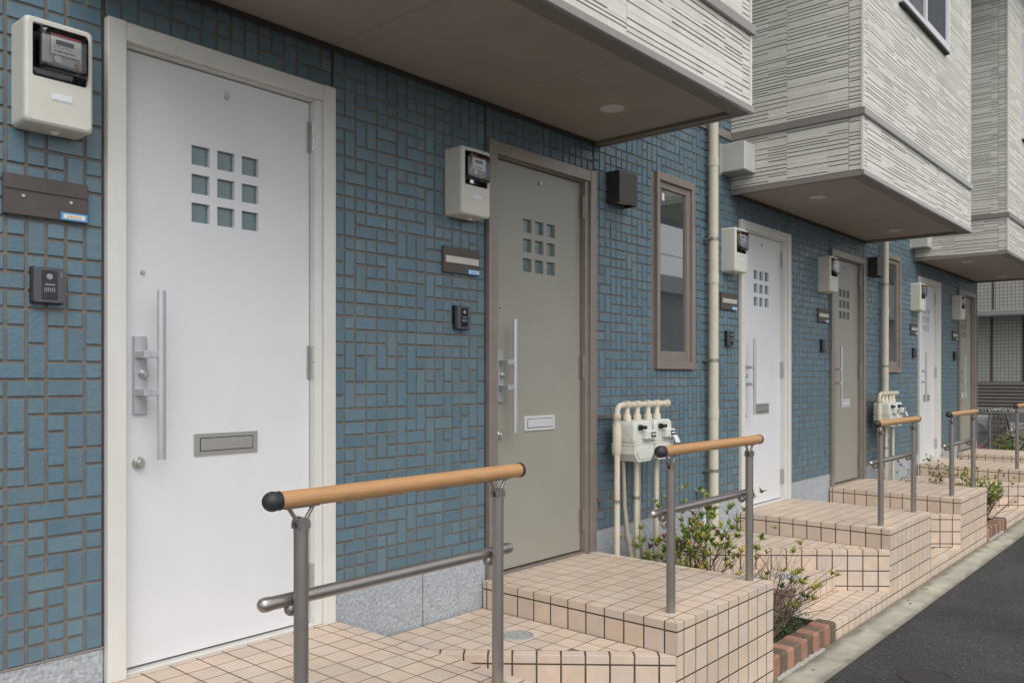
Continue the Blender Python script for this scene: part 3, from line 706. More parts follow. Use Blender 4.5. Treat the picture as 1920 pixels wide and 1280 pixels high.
for k, o in enumerate(OFF):
    xl, xr = LX[2 * k][1], LX[2 * k + 1][0]
    t = thing('corner_steps', 'two diagonal tiled steps between the %s and the grey door beside it' % DOORS[k][0], 'steps', ((xl + xr) / 2, -.6, 0), 'tiled steps')
    pc = Pieces(); tri_step(t, pc, (xr - .004, YF_), (xl + .004, -.012), (xr - .004, -.012), Z2_, Z4_)
    core(t, [(xl + .003, YF_), (xr - .003, YF_), (xl + .003, -.03)], Z4_)
    nosing(pc, (xl, YF_), (xr, YF_), Z4_, (0, 0)); pc.field(top_frame(Z4_), [(xl + .004, YF_ + NW + .003), (xr - .09, YF_ + NW + .003), (xl + .004, -.08)], xl, YF_ + NW, T, T, .0072, .012, .0006)
    riser(pc, (xl, YF_), (xr, YF_), 0, Z4_ - NH - .004); pc.build(t, 'tile', 'tile', jitter=.0004)
    # left of the white door: three steps
    xw = LX[2 * k][0]
    t = thing('entrance_steps', 'three diagonal tiled steps rising from the planter to the %s' % DOORS[k][0], 'steps', (xw - .5, -.6, 0), 'tiled steps')
    pc = Pieces(); tri_step(t, pc, (xw - .004, YF_), (xw - .96, -.012), (xw - .004, -.012), Z2_, 0)
    xa = xw - 1.005; yb = -.87; xd = xw - .004 - .956 * (yb - YF_) / (-.012 - YF_)
    core(t, [(xa, yb), (xd, yb), (xw - .97, -.02), (xa, -.02)], Z3_)
    nosing(pc, (xa, yb), (xd - .002, yb), Z3_, (1, 0), NW); nosing(pc, (xa, -.02), (xa, yb), Z3_, (0, 1), NW)
    pc.field(top_frame(Z3_), [(xa + NW + .003, yb + NW + .003), (xw - .307, yb + NW + .003), (xa + NW + .003, -.041)], xa + NW, yb + NW, T, T, .0072, .012, .0006)
    riser(pc, (xa, yb), (xd, yb), 0, Z3_ - NH - .004, NW); riser(pc, (xa, -.02), (xa, yb), 0, Z3_ - NH - .004, .03)
    xs = xw - 1.06
    core(t, [(xs, YF_), (xw - .003, YF_), (xd - .003, yb - .003), (xs, yb - .003)], Z4_)
    nosing(pc, (xs, YF_), (xw - .003, YF_), Z4_, (0, 0), .02)
    pc.field(top_frame(Z4_), [(xs + .002, YF_ + NW + .003), (xw - .06, YF_ + NW + .003), (xd - .004, yb - .003), (xs + .002, yb - .003)], xs + .02, YF_ + NW, T, T, .0072, .012, .0006)
    riser(pc, (xs, YF_), (xw - .003, YF_), 0, Z4_ - NH - .004, .02); pc.build(t, 'tile', 'tile', jitter=.0004)
# round access covers set in the steps
def cover(name, label, c, r, z, m, cat, g=None):
    t = thing(name, label, cat, (c[0], c[1], z), g)
    n = 32
    def ringl(q, zz): return [(c[0] + q * math.cos(2 * math.pi * i / n), c[1] + q * math.sin(2 * math.pi * i / n), zz) for i in range(n)]
    mb = MB(); loft_loops(mb, [ringl(r, z - .02), ringl(r, z + .001), ringl(r - .003, z + .003), ringl(r - .008, z + .003), ringl(r - .009, z + .0005)]); mb.part('rim', m, t)
    mb = MB(); loft_loops(mb, [ringl(r - .0115, z - .02), ringl(r - .0115, z + .001), ringl(r - .014, z + .0025)])
    for q in range(-3, 4):
        w = math.sqrt(max(0, (r - .03) ** 2 - (q * r / 4.2) ** 2)); mb.box(c[0] - w, c[0] + w, c[1] + q * r / 4.2 - .004, c[1] + q * r / 4.2 + .004, z + .002, z + .0038)
    mb.part('lid', m, t)
    return t
for k, o in enumerate(OFF[:2]):
    cover('access_cover', 'round grey access cover in the step left of the %s' % DOORS[k][1], (2.962 + o, -.455), .075, Z2_, 'cover_metal', 'access cover', 'round covers in the steps')
for k, o in enumerate(OFF[1:]):
    cover('access_cover', 'round grey access cover in the low step left of the %s' % DOORS[k + 1][0], (.552 + o, -.69), .085, Z3_, 'cover_metal', 'access cover', 'round covers in the steps')
cover('manhole_cover', 'small round iron manhole cover in the asphalt', (4.80, -1.745), .14, .002, 'iron', 'manhole')

# ------------------------------------------------------------------ planters: soil and brick edging
for k, o in enumerate((0.0, P)):
    x0, x1 = 4.195 + o, 5.145 + o; mb = MB(); n, m = 16, 16; rr_ = random.Random(5 + k)
    vs = [(x0 + (x1 - x0) * i / n, -1.06 + 1.05 * j / m, .075 + rr_.uniform(-.012, .014)) for j in range(m + 1) for i in range(n + 1)]
    mb.add(vs, [(j * (n + 1) + i, j * (n + 1) + i + 1, (j + 1) * (n + 1) + i + 1, (j + 1) * (n + 1) + i) for j in range(m) for i in range(n)], smooth=True)
    tag(mb.part('planting_bed', 'soil'), kind='structure')
    t = thing('brick_edging', 'row of upright orange and brown bricks edging the %s planter' % ('nearest' if k == 0 else 'second'), 'brick edging', ((x0 + x1) / 2, -1.11, 0), 'brick planter edgings')
    nb = 10; w = (5.093 - 4.198) / nb
    pat = ['brick_orange', 'brick_brown', 'brick_orange', 'brick_brown', 'brick_orange', 'brick_brown', 'brick_orange', 'brick_brown', 'brick_orange', 'brick_brown']
    mo = MB().box(x0 + .004, 5.09 + o, -1.158, -1.06, -.02, .118); mo.part('mortar', 'side_grout', t)
    for i in range(nb):
        a = 4.198 + o + i * w; h = .128 + rr_.uniform(-.005, .005); y = -1.168 + rr_.uniform(-.005, .004)
        b = MB().box(a + .0045, a + w - .0045, y, -1.052, -.015, h, c=.008 + rr_.uniform(0, .003))
        cx = (a + w / 2, -1.11, .06); link('brick', b.mesh('brick', pat[i], cx), t, cx)
    mb = MB(); pts = [(4.2 + o + i * .02, -1.175 - rr_.uniform(0, .006), .012 + rr_.uniform(0, .006)) for i in range(34)]
    mb.tube(pts, [.012 + rr_.uniform(0, .006) for _ in pts], 7); mb.part('mortar_bead', 'mortar', t)

# ------------------------------------------------------------------ handrails
def make_handrail(x0, label):
    Y = -1.06; t = thing('handrail', label, 'handrail', (x0 + .51, Y, Z1_), 'handrails along the landings')
    Zr = 1.270; rail = MB().tube([(x0 + .044, Y, Zr), (x0 + 1.035, Y, Zr)], .0245, 24); rail.part('rail', 'rail_wood', t)
    n = 22; caps = (MB(), MB()); xx = x0 + .0275
    loft_loops(caps[0], [[(xx + d, Y + r * math.cos(2 * math.pi * i / n), Zr + r * math.sin(2 * math.pi * i / n)) for i in range(n)] for d, r in [(.021, .0248), (.0205, .0268)] + [(.0275 * math.cos(a), .0275 * math.sin(a)) for a in [R(62 + 117.5 * i / 10) for i in range(11)]]], smooth=True); caps[0].part('end_cap', 'rail_cap', t)
    loft_loops(caps[1], [[(x0 + 1.035 + d, Y + r * math.cos(2 * math.pi * i / n), Zr + r * math.sin(2 * math.pi * i / n)) for i in range(n)] for d, r in [(-.001, .0262), (.008, .0268), (.012, .026), (.015, .022), (.017, .002)]], smooth=True); caps[1].part('end_cap', 'rail_cap', t)
    Yb = Y + .044; Zb = .986
    for px_ in (x0 + .118, x0 + .925):
        p = MB().tube([(px_, Y, Z1_ - .01), (px_, Y, 1.178)], .0202, 24)
        p = p.part('post', 'rail_metal', t)
        c = MB().tube([(px_, Y, 1.176), (px_, Y, 1.188)], .0208, 22)
        for dy in (-.0135, .0135):
            poly = [(px_ - .0185, 1.187)] + [(px_ + .0185 * math.cos(a), 1.200 + .0185 * math.sin(a)) for a in [math.pi - math.pi * i / 10 for i in range(11)]] + [(px_ + .0185, 1.187)]
            c.extrude(poly, 'y', Y + dy - .0055, Y + dy + .0055)
        c.tube([(px_, Y, 1.190), (px_ - .044, Y, 1.252)], .0058, 10).tube([(px_, Y, 1.190), (px_ + .044, Y, 1.252)], .0058, 10)
        c.box(px_ - .055, px_ + .055, Y - .01, Y + .01, 1.2445, 1.249); c.part('bracket', 'rail_metal', t)
        b = MB().tube([(px_, Y + .012, Zb - .028), (px_, Yb, Zb - .024)], .010, 12).ball((px_ - .004, Yb - .002, Zb - .027), .0195); b.part('clamp', 'rail_metal', t)
    bar = MB().tube([(x0 + .034, Yb, Zb), (x0 + 1.025, Yb, Zb)], .0190, 22); bar.part('lower_bar', 'bar_metal', t)
    for s, xx in ((-1, x0 + .034), (1, x0 + 1.025)):
        c = MB(); n = 18; prof = [(-.014, .0202), (.004, .0206), (.012, .0182), (.0185, .012), (.021, .002)]
        loft_loops(c, [[(xx + s * d, Yb + r * math.cos(2 * math.pi * i / n), Zb + r * math.sin(2 * math.pi * i / n)) for i in range(n)] for d, r in prof], smooth=True); c.part('bar_cap', 'bar_metal', t)
    return t
hr = make_handrail(LX[0][0] + .01, 'wood-look handrail on metal posts on the landing of the nearest white door')
for i in range(1, 5):
    c = copy_tree(hr, LX[i][0] + .01 - LX[0][0] - .01); c['label'] = 'wood-look handrail on metal posts on the landing of the ' + DOORS[i // 2][i % 2]

# ------------------------------------------------------------------ things on the wall
def make_meter(x0, label):
    z0, z1, yf = 2.412, 2.752, -.118; x1 = x0 + .21
    t = thing('electricity_meter', label, 'electricity meter', (x0 + .105, 0, z0), 'electricity meters beside the doors')
    hx0, hx1, hz0, hz1 = x0 + .022, x0 + .192, z0 + .148, z1 - .020
    c = MB()
    loft_loops(c, [rr(x0, x1, z0, z1, .016, .0), rr(x0, x1, z0, z1, .016, yf + .014), rr(x0 + .003, x1 - .003, z0 + .003, z1 - .003, .016, yf + .005), rr(x0 + .010, x1 - .010, z0 + .010, z1 - .010, .012, yf), rr(hx0, hx1, hz0, hz1, .008, yf), rr(hx0 + .003, hx1 - .003, hz0 + .003, hz1 - .003, .007, yf + .006)], cap1=False)
    c.part('case', 'meter_case', t)
    b = MB(); loft_loops(b, [rr(hx0 + .003, hx1 - .003, hz0 + .003, hz1 - .003, .007, yf + .006), rr(hx0 + .005, hx1 - .005, hz0 + .005, hz1 - .005, .006, yf + .06)]); b.part('recess', 'meter_dark', t)
    dx0, dx1, dz0, dz1 = hx0 + .018, hx1 - .003, hz0 + .025, hz1 - .006
    d = MB(); loft_loops(d, [rr(dx0, dx1, dz0, dz1, .014, yf + .045), rr(dx0, dx1, dz0, dz1, .014, yf - .010), rr(dx0 + .004, dx1 - .004, dz0 + .004, dz1 - .004, .014, yf - .020), rr(dx0 + .012, dx1 - .012, dz0 + .012, dz1 - .012, .012, yf - .024)], cap0=True, smooth=True); d.part('glass_dome', 'clear', t)
    m = MB().box(dx0 + .012, dx1 - .012, yf + .004, yf + .040, dz0 + .03, dz1 - .02, c=.004); m.part('mechanism', 'zinc', t)
    lx0, lx1, lz0, lz1 = dx0 + .036, dx1 - .022, dz0 + .060, dz1 - .016
    l = MB().box(lx0, lx1, yf - .004, yf - .002, lz0, lz1); l.part('label_plate', 'paper', t)
    MB().box(lx0, lx1, yf - .0052, yf - .0041, lz1 - .008, lz1).part('label_band', 'label_red', t)
    k = MB().box(lx0 + .014, lx1 - .022, yf - .0058, yf - .0042, lz1 - .033, lz1 - .018)
    for i in range(9): k.box(lx0 + .010 + i * .007, lx0 + .014 + i * .007 + (i % 3) * .001, yf - .005, yf - .0042, lz0 + .008, lz0 + .013)
    for i in range(5): k.box(lx0 + .006 + i * .012, lx0 + .014 + i * .012, yf - .005, yf - .0042, lz0 + .022 + (i % 2) * .003, lz0 + .0235 + (i % 2) * .003)
    k.part('counter', 'ink', t)
    s = MB(); disc(s, (lx0 + .02, dz0 + .045), .012, yf - .006, yf - .003); s.part('seal_sticker', 'paper', t)
    s = MB(); disc(s, (lx1 - .006, dz0 + .042), .009, yf - .005, yf + .003, e=.002); s.part('terminal', 'copper', t)
    n_ = MB().box(x0 + .080, x0 + .142, yf - .0025, yf + .002, z0 + .086, z0 + .106, c=.001); n_.part('name_slot', 'sticker_white', t)
    MB().box(x0 + .077, x0 + .145, yf - .0012, yf + .001, z0 + .083, z0 + .109).part('slot_frame', 'meter_case', t)
    lug = MB(); lug.tube([(x0 + .105, -.055, z0 + .004), (x0 + .105, -.075, z0 + .004)], .018, 16); lug.tube([(x0 + .106, -.0755, z0 - .006), (x0 + .106, -.078, z0 - .006)], .004, 8); lug.part('lug', 'meter_case', t)
    return t
def make_plate(x0, label, blank):
    t = thing('name_plate', label, 'name plate', (x0 + .13, 0, 2.13), 'name plates beside the doors')
    p = MB().box(x0, x0 + .262, -.016, .0, 2.130, 2.262, c=.002); p.part('backing', 'plate_brown', t)
    if blank:
        MB().box(x0 + .002, x0 + .260, -.020, -.0165, 2.212, 2.260, c=.001).part('upper_band', 'plate_brown', t)
        s = MB(); disc(s, (x0 + .058, 2.193), .0055, -.019, -.016, e=.001); disc(s, (x0 + .205, 2.193), .0055, -.019, -.016, e=.001); s.part('screw', 'nickel', t)
    else: MB().box(x0 + .012, x0 + .252, -.020, -.0165, 2.180, 2.214, c=.001).part('name_strip', 'plate_silver', t)
    s = MB().box(x0 + .172, x0 + .258, -.0185, -.0165, 2.132, 2.158); s.part('sticker', 'sticker_blue', t)
    MB().box(x0 + .180, x0 + .250, -.0196, -.0188, 2.1375, 2.1525).part('sticker_panel', 'sticker_white', t)
    q = MB()
    for i in range(5): q.box(x0 + .192 + i * .0095, x0 + .199 + i * .0095, -.0204, -.0198, 2.1415, 2.1485)
    q.part('sticker_text', 'sticker_orange' if blank else 'sticker_blue', t)
    return t
def make_intercom(x0, label):
    t = thing('intercom', label, 'intercom', (x0 + .05, 0, 1.845), 'intercoms beside the doors')
    b = MB(); rbox(b, x0, x0 + .1, -.018, .004, 1.846, 1.968, .005, .002); b.part('back_box', 'intercom_face', t)
    b = MB(); rbox(b, x0 + .003, x0 + .098, -.034, -.0175, 1.848, 1.966, .006, .003); b.part('case', 'intercom', t)
    b = MB(); rbox(b, x0 + .026, x0 + .074, -.0365, -.0335, 1.860, 1.955, .003, .001); b.part('face', 'intercom_face', t)
    b = MB(); disc(b, (x0 + .05, 1.934), .010, -.039, -.0364, e=.002); b.part('camera_lens', 'meter_grey', t)
    b = MB().box(x0 + .035, x0 + .066, -.0372, -.0364, 1.906, 1.910).box(x0 + .086, x0 + .088, -.0348, -.034, 1.935, 1.953)
    for i in range(6): b.box(x0 + .033 + i * .006, x0 + .0355 + i * .006, -.0372, -.0364, 1.884, 1.898)
    b.part('speaker_slot', 'meter_grey', t)
    return t
mt = make_meter(.968, 'x'); ic = make_intercom(1.021, 'x'); pl = make_plate(2.905, 'x', False); pl0 = make_plate(.940, 'dark name plate without a name strip, two bare screws, left of the nearest white door', True)
for k, o in enumerate(OFF):
    for j in (0, 1):
        dx = o + j * 1.962; dn = DOORS[k][j]
        m = mt if (k, j) == (0, 0) else copy_tree(mt, dx); m['label'] = 'cream electricity meter box with glass dome by the ' + dn
        i_ = ic if (k, j) == (0, 0) else copy_tree(ic, dx); i_['label'] = 'dark intercom with camera left of the ' + dn
        if (k, j) == (0, 0): continue
        p = pl if (k, j) == (0, 1) else copy_tree(pl, dx - 1.962); p['label'] = 'brown name plate with pale strip left of the ' + dn
# wall lamps
def make_lamp(x0, label):
    t = thing('wall_lamp', label, 'wall lamp', (x0 + .1, 0, 2.7), 'brown box lamps')
    MB().box(x0 + .02, x0 + .17, -.02, .003, 2.71, 2.88, c=.002).part('mount', 'lamp_brown', t)
    z0, z1 = 2.695, 2.895
    b = MB().box(x0, x0 + .006, -.1, -.0, z0, z1).box(x0 + .0065, x0 + .1995, -.1, -.093, z0, z1).box(x0 + .1995, x0 + .2055, -.1, -.0, z0, z1).box(x0 + .0065, x0 + .1995, -.0925, -.0, z1 - .006, z1); b.part('housing', 'lamp_brown', t)
    MB().box(x0 + .012, x0 + .194, -.0915, -.0205, z0 + .02, z0 + .026).part('diffuser', 'lens', t)
    return t
lp = make_lamp(4.345, 'square brown wall lamp between the nearest grey door and the window')
c = copy_tree(lp, P); c['label'] = 'square brown wall lamp right of the second grey door, beside the drainpipe'
# white vent hoods under the bays
def make_vent(x0, label):
    t = thing('vent_hood', label, 'vent hood', (x0 + .09, 0, 3.17), 'white vent hoods')
    b = MB().box(x0, x0 + .185, -.205, .004, 3.172, 3.388, c=.006); b.part('hood', 'vent_white', t)
    MB().box(x0 - .006, x0 + .0, -.012, .003, 3.16, 3.40).part('flange', 'vent_white', t)
    MB().box(x0 + .02, x0 + .165, -.185, -.02, 3.1685, 3.1722).part('grille', 'meter_grey', t)
    return t
vt = make_vent(5.872, 'white box vent hood on the wall beside the second bay'); c = copy_tree(vt, P); c['label'] = 'white box vent hood on the wall beside the farthest bay'
# drainpipes
def make_drainpipe(x, label, zb):
    t = thing('drainpipe', label, 'drainpipe', (x, -.06, zb), 'cream drainpipes')
    MB().tube([(x, -.06, zb), (x, -.06, 5.9)], .037, 20).part('pipe', 'pipe_cream', t)
    for z in (3.02 + .15, 2.30, 1.30): MB().tube([(x, -.06, z), (x, -.06, z + .07)], .0405, 20).part('coupling', 'pipe_cream', t)
    for z in (2.62, 1.72, .9):
        b = MB().tube([(x, -.06, z), (x, -.06, z + .022)], .041, 20).box(x - .055, x - .025, -.06, .004, z + .004, z + .018); b.part('bracket', 'zinc', t)
    return t
make_drainpipe(5.655, 'cream drainpipe right of the tall window near the second white door', .05)
make_drainpipe(9.66, 'cream drainpipe behind the farther gas meters', .05)
t = thing('outlet_pipe', 'short grey elbow pipe low on the wall beside the nearer drainpipe', 'pipe', (5.53, -.05, .60))
MB().tube([(5.50, .03, .775), (5.50, -.03, .775), (5.505, -.048, .77), (5.515, -.055, .755), (5.52, -.055, .71)], .019, 14).part('elbow', 'meter_grey', t)
MB().tube([(5.52, -.055, .715), (5.52, -.055, .1)], .014, 12).part('hose', 'sticker_white', t)

# gas meters ---------------------------------------------------------
def make_gas(x0, label):
    Y = -.15; t = thing('gas_meter_set', label, 'gas meters', (x0 + .3, Y, .05), 'gas meter sets')
    r = MB().tube([(x0 + .012, Y, .05), (x0 + .012, Y, 1.385), (x0 + .018, Y, 1.412), (x0 + .035, Y, 1.428), (x0 + .07, Y, 1.432), (x0 + .60, Y, 1.432)], .0178, 16); r.part('supply_pipe', 'gas_pipe', t)
    MB().tube([(x0 + .012, Y, 1.13), (x0 + .012, Y, 1.16), (x0 + .012, Y, 1.30), (x0 + .012, Y, 1.32), (x0 + .012, Y, 1.345), (x0 + .012, Y, 1.348), (x0 + .012, Y, 1.378)], [.0205, .027, .027, .0205, .0205, .0245, .0245], 16).part('coupling', 'gas_pipe', t)
    for dx in (.12, .235, .36, .47): MB().tube([(x0 + dx - .028, Y, 1.432), (x0 + dx + .028, Y, 1.432)], .0245, 16).tube([(x0 + dx, Y, 1.43), (x0 + dx, Y, 1.375), (x0 + dx, Y, 1.365), (x0 + dx, Y, 1.335)], [.018, .018, .027, .027], 16).part('fitting', 'gas_pipe', t)
    MB().tube([(x0 + .575, Y, 1.432), (x0 + .605, Y, 1.432)], .026, 14).part('end_plug', 'gas_pipe', t)
    for i, mx in enumerate((.178, .415)):
        a = x0 + mx - .105; b_ = a + .21
        u = MB(); rbox(u, a, b_, Y - .085, Y + .075, 1.195, 1.335, .03, .012); u = u.part('meter_body', 'gas_body', t)
        l = MB(); prof = [(a - .006, 1.19), (a - .006, 1.135), (a + .035, 1.085), (b_ - .035, 1.085), (b_ + .006, 1.135), (b_ + .006, 1.19)]
        l.extrude(prof, 'y', Y - .09, Y + .075); q = [(a + .012, 1.18), (a + .012, 1.142), (a + .045, 1.103), (b_ - .045, 1.103), (b_ - .012, 1.142), (b_ - .012, 1.18)]; l.extrude(q, 'y', Y - .096, Y - .0895)
        l.part('meter_base', 'gas_body', t)
        MB().box(a - .010, b_ + .010, Y - .094, Y + .078, 1.188, 1.197, c=.002).part('flange', 'gas_body', u)
        MB().box(a + .085, a + .195, Y - .122, Y - .083, 1.222, 1.275, c=.006).part('counter_box', 'gas_body', u)
        MB().box(a + .135, a + .185, Y - .1255, Y - .1215, 1.236, 1.264).part('counter_window', 'meter_dark', u)
        MB().box(a + .140, a + .180, Y - .1268, Y - .1254, 1.246, 1.256).part('counter_digits', 'paper', u)
        v = MB().tube([(a + .055, Y - .083, 1.295), (a + .055, Y - .105, 1.295)], .017, 14).box(a + .05, a + .098, Y - .118, Y - .104, 1.284, 1.306, c=.004); v.part('valve_knob', 'rubber', u)
        if i == 1: MB().add([(a + .15, Y - .127, 1.236), (a + .205, Y - .127, 1.232), (a + .215, Y - .145, 1.185), (a + .165, Y - .14, 1.188)], [(0, 1, 2, 3)]).part('paper_tag', 'paper', u)
        p = MB().tube([(a + .155, Y, 1.10), (a + .155, Y, .05)], .0172, 14); p.part('service_pipe', 'gas_pipe', t)
    h = MB().tube([(x0 + .125, Y + .03, 1.10), (x0 + .125, Y + .02, .8), (x0 + .128, Y, .62), (x0 + .138, Y - .03, .45), (x0 + .15, Y - .06, .05)], [.013, .013, .0145, .017, .017], 12).tube([(x0 + .128, Y + .0, .63), (x0 + .132, Y - .012, .57)], .020, 12); h.part('hose', 'gas_hose', t)
    h = MB().tube([(x0 + .30, Y + .03, 1.10), (x0 + .30, Y + .03, .7), (x0 + .31, Y, .5), (x0 + .31, Y, .05)], [.013, .013, .018, .018], 12); h.part('hose', 'gas_hose', t)
    for dx in (.012, .228):
        b = MB().tube([(x0 + dx, Y, .84), (x0 + dx, Y, .858)], .0235, 16).box(x0 + dx - .012, x0 + dx + .004, Y + .018, .004, .843, .856).box(x0 + dx - .07, x0 + dx + .02, -.008, .002, .83, .87); b.part('pipe_clamp', 'zinc', t)
    MB().box(x0 - .02, x0 + .5, -.012, .003, 1.345, 1.372).box(x0 + .02, x0 + .04, Y, -.012, 1.35, 1.37).part('mount_rail', 'zinc', t)
    return t
gm = make_gas(4.232, 'pair of pale gas meters with cream pipes beside the nearest grey door')
c = copy_tree(gm, P); c['label'] = 'pair of pale gas meters with cream pipes beside the second grey door'

# ------------------------------------------------------------------ shrubs
def make_shrub(name, label, base, H, spread, nst, leafm, seed, lean=(0, 0), leafy=.7, lsize=.03, twigs=3, rad=.006, nl=(6, 10), extra=None, cat='shrub', rise=1.0):
    r = random.Random(seed); t = thing(name, label, cat, base, 'shrubs in the planters')
    wood = MB(); lv = [MB() for _ in leafm]
    def leaf(mb, p, d, s):
        d = d.normalized(); side = d.cross(Vector((r.uniform(-.3, .3), r.uniform(-.3, .3), 1))).normalized(); up = side.cross(d).normalized()
        if up.z < 0: up = -up
        w = s * .17
        pts = [p, p + d * s * .35 + side * w + up * s * .05, p + d * s * .7 + side * w * .8 + up * s * .03, p + d * s - up * s * .08, p + d * s * .7 - side * w * .8 + up * s * .03, p + d * s * .35 - side * w + up * s * .05, p + d * s * .5 - up * s * .02]
        mb.add(pts, [(0, 1, 6), (1, 2, 6), (2, 3, 6), (3, 4, 6), (4, 5, 6), (5, 0, 6)])
    def cluster(p, d):
        mi = 0 if len(lv) == 1 or r.random() < .78 else r.randrange(1, len(lv)); n = r.randint(*nl)
        for q in range(n):
            a = 2 * math.pi * q / n + r.uniform(-.4, .4); e = r.uniform(.05, 1.1)
            v = Vector((math.cos(a) * math.cos(e), math.sin(a) * math.cos(e), math.sin(e))) + d * .35
            leaf(lv[mi], p - d * r.uniform(0, .02), v, lsize * r.uniform(.6, 1.2))
    def grow(p, d, L, rd, lev):
        pts = [p]; rs = [rd]; seg = 4
        for i in range(seg):
            d = (d + Vector((r.uniform(-.25, .25), r.uniform(-.25, .25), r.uniform(-.06, .16) * rise))).normalized(); p = p + d * (L / seg); pts.append(p); rs.append(rd * (1 - .16 * (i + 1)))
            if lev < 2:
                for _ in range(twigs if lev == 0 and i > 0 else (1 if i > 0 else 0)):
                    a = r.uniform(0, 6.283); dd = (d * .8 + Vector((math.cos(a), math.sin(a), r.uniform(-.1, .6))) * .8).normalized(); grow(p, dd, L * r.uniform(.35, .6), rs[-1] * .6, lev + 1)
        wood.tube(pts, rs, 5, caps=False)
        if r.random() < leafy: cluster(p, d)
    for s in range(nst):
        a = 6.283 * s / nst + r.uniform(-.5, .5); d = Vector((math.cos(a) * spread + lean[0], math.sin(a) * spread + lean[1], 1)).normalized()
        grow(Vector(base) + Vector((math.cos(a), math.sin(a), 0)) * .03, d, H * r.uniform(.65, 1.0), rad, 0)
    if extra: extra(lv, leaf, r)
    wood.part('branches', 'bark', t, kind='stuff')
    for m_, mb in zip(leafm, lv):
        if mb.v: mb.part('leaves', m_, t, kind='stuff')
    return t
make_shrub('azalea_shrub', 'leafy green azalea with yellow tips behind the gas pipes and handrail', (4.64, -.40, .07), .56, .42, 8, ['leaf', 'leaf_yellow', 'leaf_gold', 'leaf_red'], 3, leafy=.58, lsize=.04, rad=.0065, nl=(8, 14), twigs=4)
make_shrub('azalea_shrub', 'sparse twiggy azalea before the low tiled step near the drainpipe', (4.98, -.52, .07), .42, .55, 7, ['leaf', 'leaf_dark'], 11, leafy=.07, lsize=.036, lean=(.1, -.05), rad=.005, nl=(7, 11), twigs=4)
def groundcover(lv, leaf, r):
    for i in range(420):
        x, y = r.gauss(4.78, .13), r.gauss(-.97, .05); h = r.uniform(.08, .19)
        leaf(lv[1], Vector((min(max(x, 4.25), 5.05), min(max(y, -1.09), -.85), h)), Vector((r.uniform(-1, 1), r.uniform(-1, .6), r.uniform(-.2, .8))), r.uniform(.015, .032))
make_shrub('azalea_shrub', 'bare-branched azalea leaning over the bricks of the nearest planter', (4.62, -.92, .07), .46, .35, 8, ['leaf_yellow', 'leaf_dark'], 23, lean=(1.25, -.28), leafy=.10, lsize=.042, rad=.007, nl=(7, 11), extra=groundcover, rise=.5)
make_shrub('azalea_shrub', 'dry brown twigs at the wall in the second planter', (9.72, -.32, .07), .42, .6, 9, ['leaf_dark', 'leaf_red'], 31, leafy=.05, lsize=.03, rad=.005)
make_shrub('azalea_shrub', 'twiggy bush with sparse leaves left of the lowest step, second planter', (10.02, -.42, .07), .48, .4, 8, ['leaf', 'leaf_red'], 37, leafy=.28, lsize=.032, rad=.005)
make_shrub('azalea_shrub', 'bright yellow-green bush at the front of the second planter', (9.92, -.93, .07), .40, .36, 9, ['leaf_yellow', 'leaf', 'leaf_dark'], 41, leafy=.80, lsize=.036, rad=.006, twigs=3)
make_shrub('azalea_shrub', 'bare leaning branches low over the bricks of the second planter', (9.75, -1.0, .07), .40, .3, 5, ['leaf_dark', 'leaf_red'], 43, lean=(.9, -.1), leafy=.12, lsize=.03, rad=.006, rise=.4)
make_shrub('garden_bush', 'rounded green bush with reddish leaves beside the farthest landing', (14.62, -.45, .02), .5, .40, 11, ['leaf', 'leaf_dark', 'leaf_red'], 51, leafy=.8, lsize=.045, rad=.007, cat='bush')
make_shrub('garden_bush', 'taller green bush right of the reddish one beyond the farthest landing', (14.75, -.95, .02), .52, .40, 12, ['leaf', 'leaf_yellow', 'leaf_dark'], 57, leafy=.85, lsize=.045, rad=.007, cat='bush')

rl = random.Random(77); fl = MB()
for i in range(170):
    o = 0 if i < 110 else P
    x, y = (rl.uniform(4.22, 5.1) + o, rl.uniform(-1.04, -.1)) if rl.random() < .88 else (rl.uniform(4.2, 9.5), min(-1.18, rl.gauss(-1.2, .05)))
    z0 = .094 if y > -1.1 else .018; a = rl.uniform(0, 6.28); s = rl.uniform(.012, .026); u = Vector((math.cos(a), math.sin(a), rl.uniform(-.15, .3))); w_ = Vector((-math.sin(a), math.cos(a), rl.uniform(-.2, .2)))
    c = Vector((x, y, z0)); fl.add([c - u * s, c + w_ * s * .4, c + u * s, c - w_ * s * .4], [(0, 1, 2, 3)])
tag(fl.part('fallen_leaves', 'leaf_red'), 'small dry brown leaves scattered on the planter soil and gutter', 'leaves', kind='stuff')
# ------------------------------------------------------------------ neighbouring building, fence and yard
nb = thing('neighbour_building', 'grey small-tiled building with jutting upper floor beyond the row', 'building', (18.5, 0, 0))
MB().box(18.0, 26, -2.6, 9, 0, 2.75).part('lower_wall', 'neighbour_tile', nb)
MB().box(17.55, 26, -2.6, 9, 2.86, 8).part('upper_wall', 'neighbour_tile', nb)
MB().box(17.50, 26, -2.65, 9, 2.752, 2.858, c=.01).part('ledge', 'meter_grey', nb)
for y in (-1.9, -1.0, -.1, .42, .95, 1.5):
    MB().box(17.538, 17.5495, y - .012, y + .012, 2.862, 8).part('panel_joint', 'side_grout', nb); MB().box(17.985, 17.9995, y + .1, y + .13, 1.52, 2.75).part('panel_joint', 'side_grout', nb)
sh = MB().box(17.96, 17.999, -1.6, 1.6, .98, 1.525).part('shutter', 'shutter', nb)
sl = MB()
for i in range(8): sl.tube([(17.955, -1.58, 1.02 + i * .065), (17.955, 1.58, 1.02 + i * .065)], .028, 8)
sl.part('shutter_slats', 'shutter', nb, kind='stuff')
fe = thing('wire_fence', 'grey wire mesh fence with pale top edge before the neighbouring building', 'fence', (15.6, 0, 0))
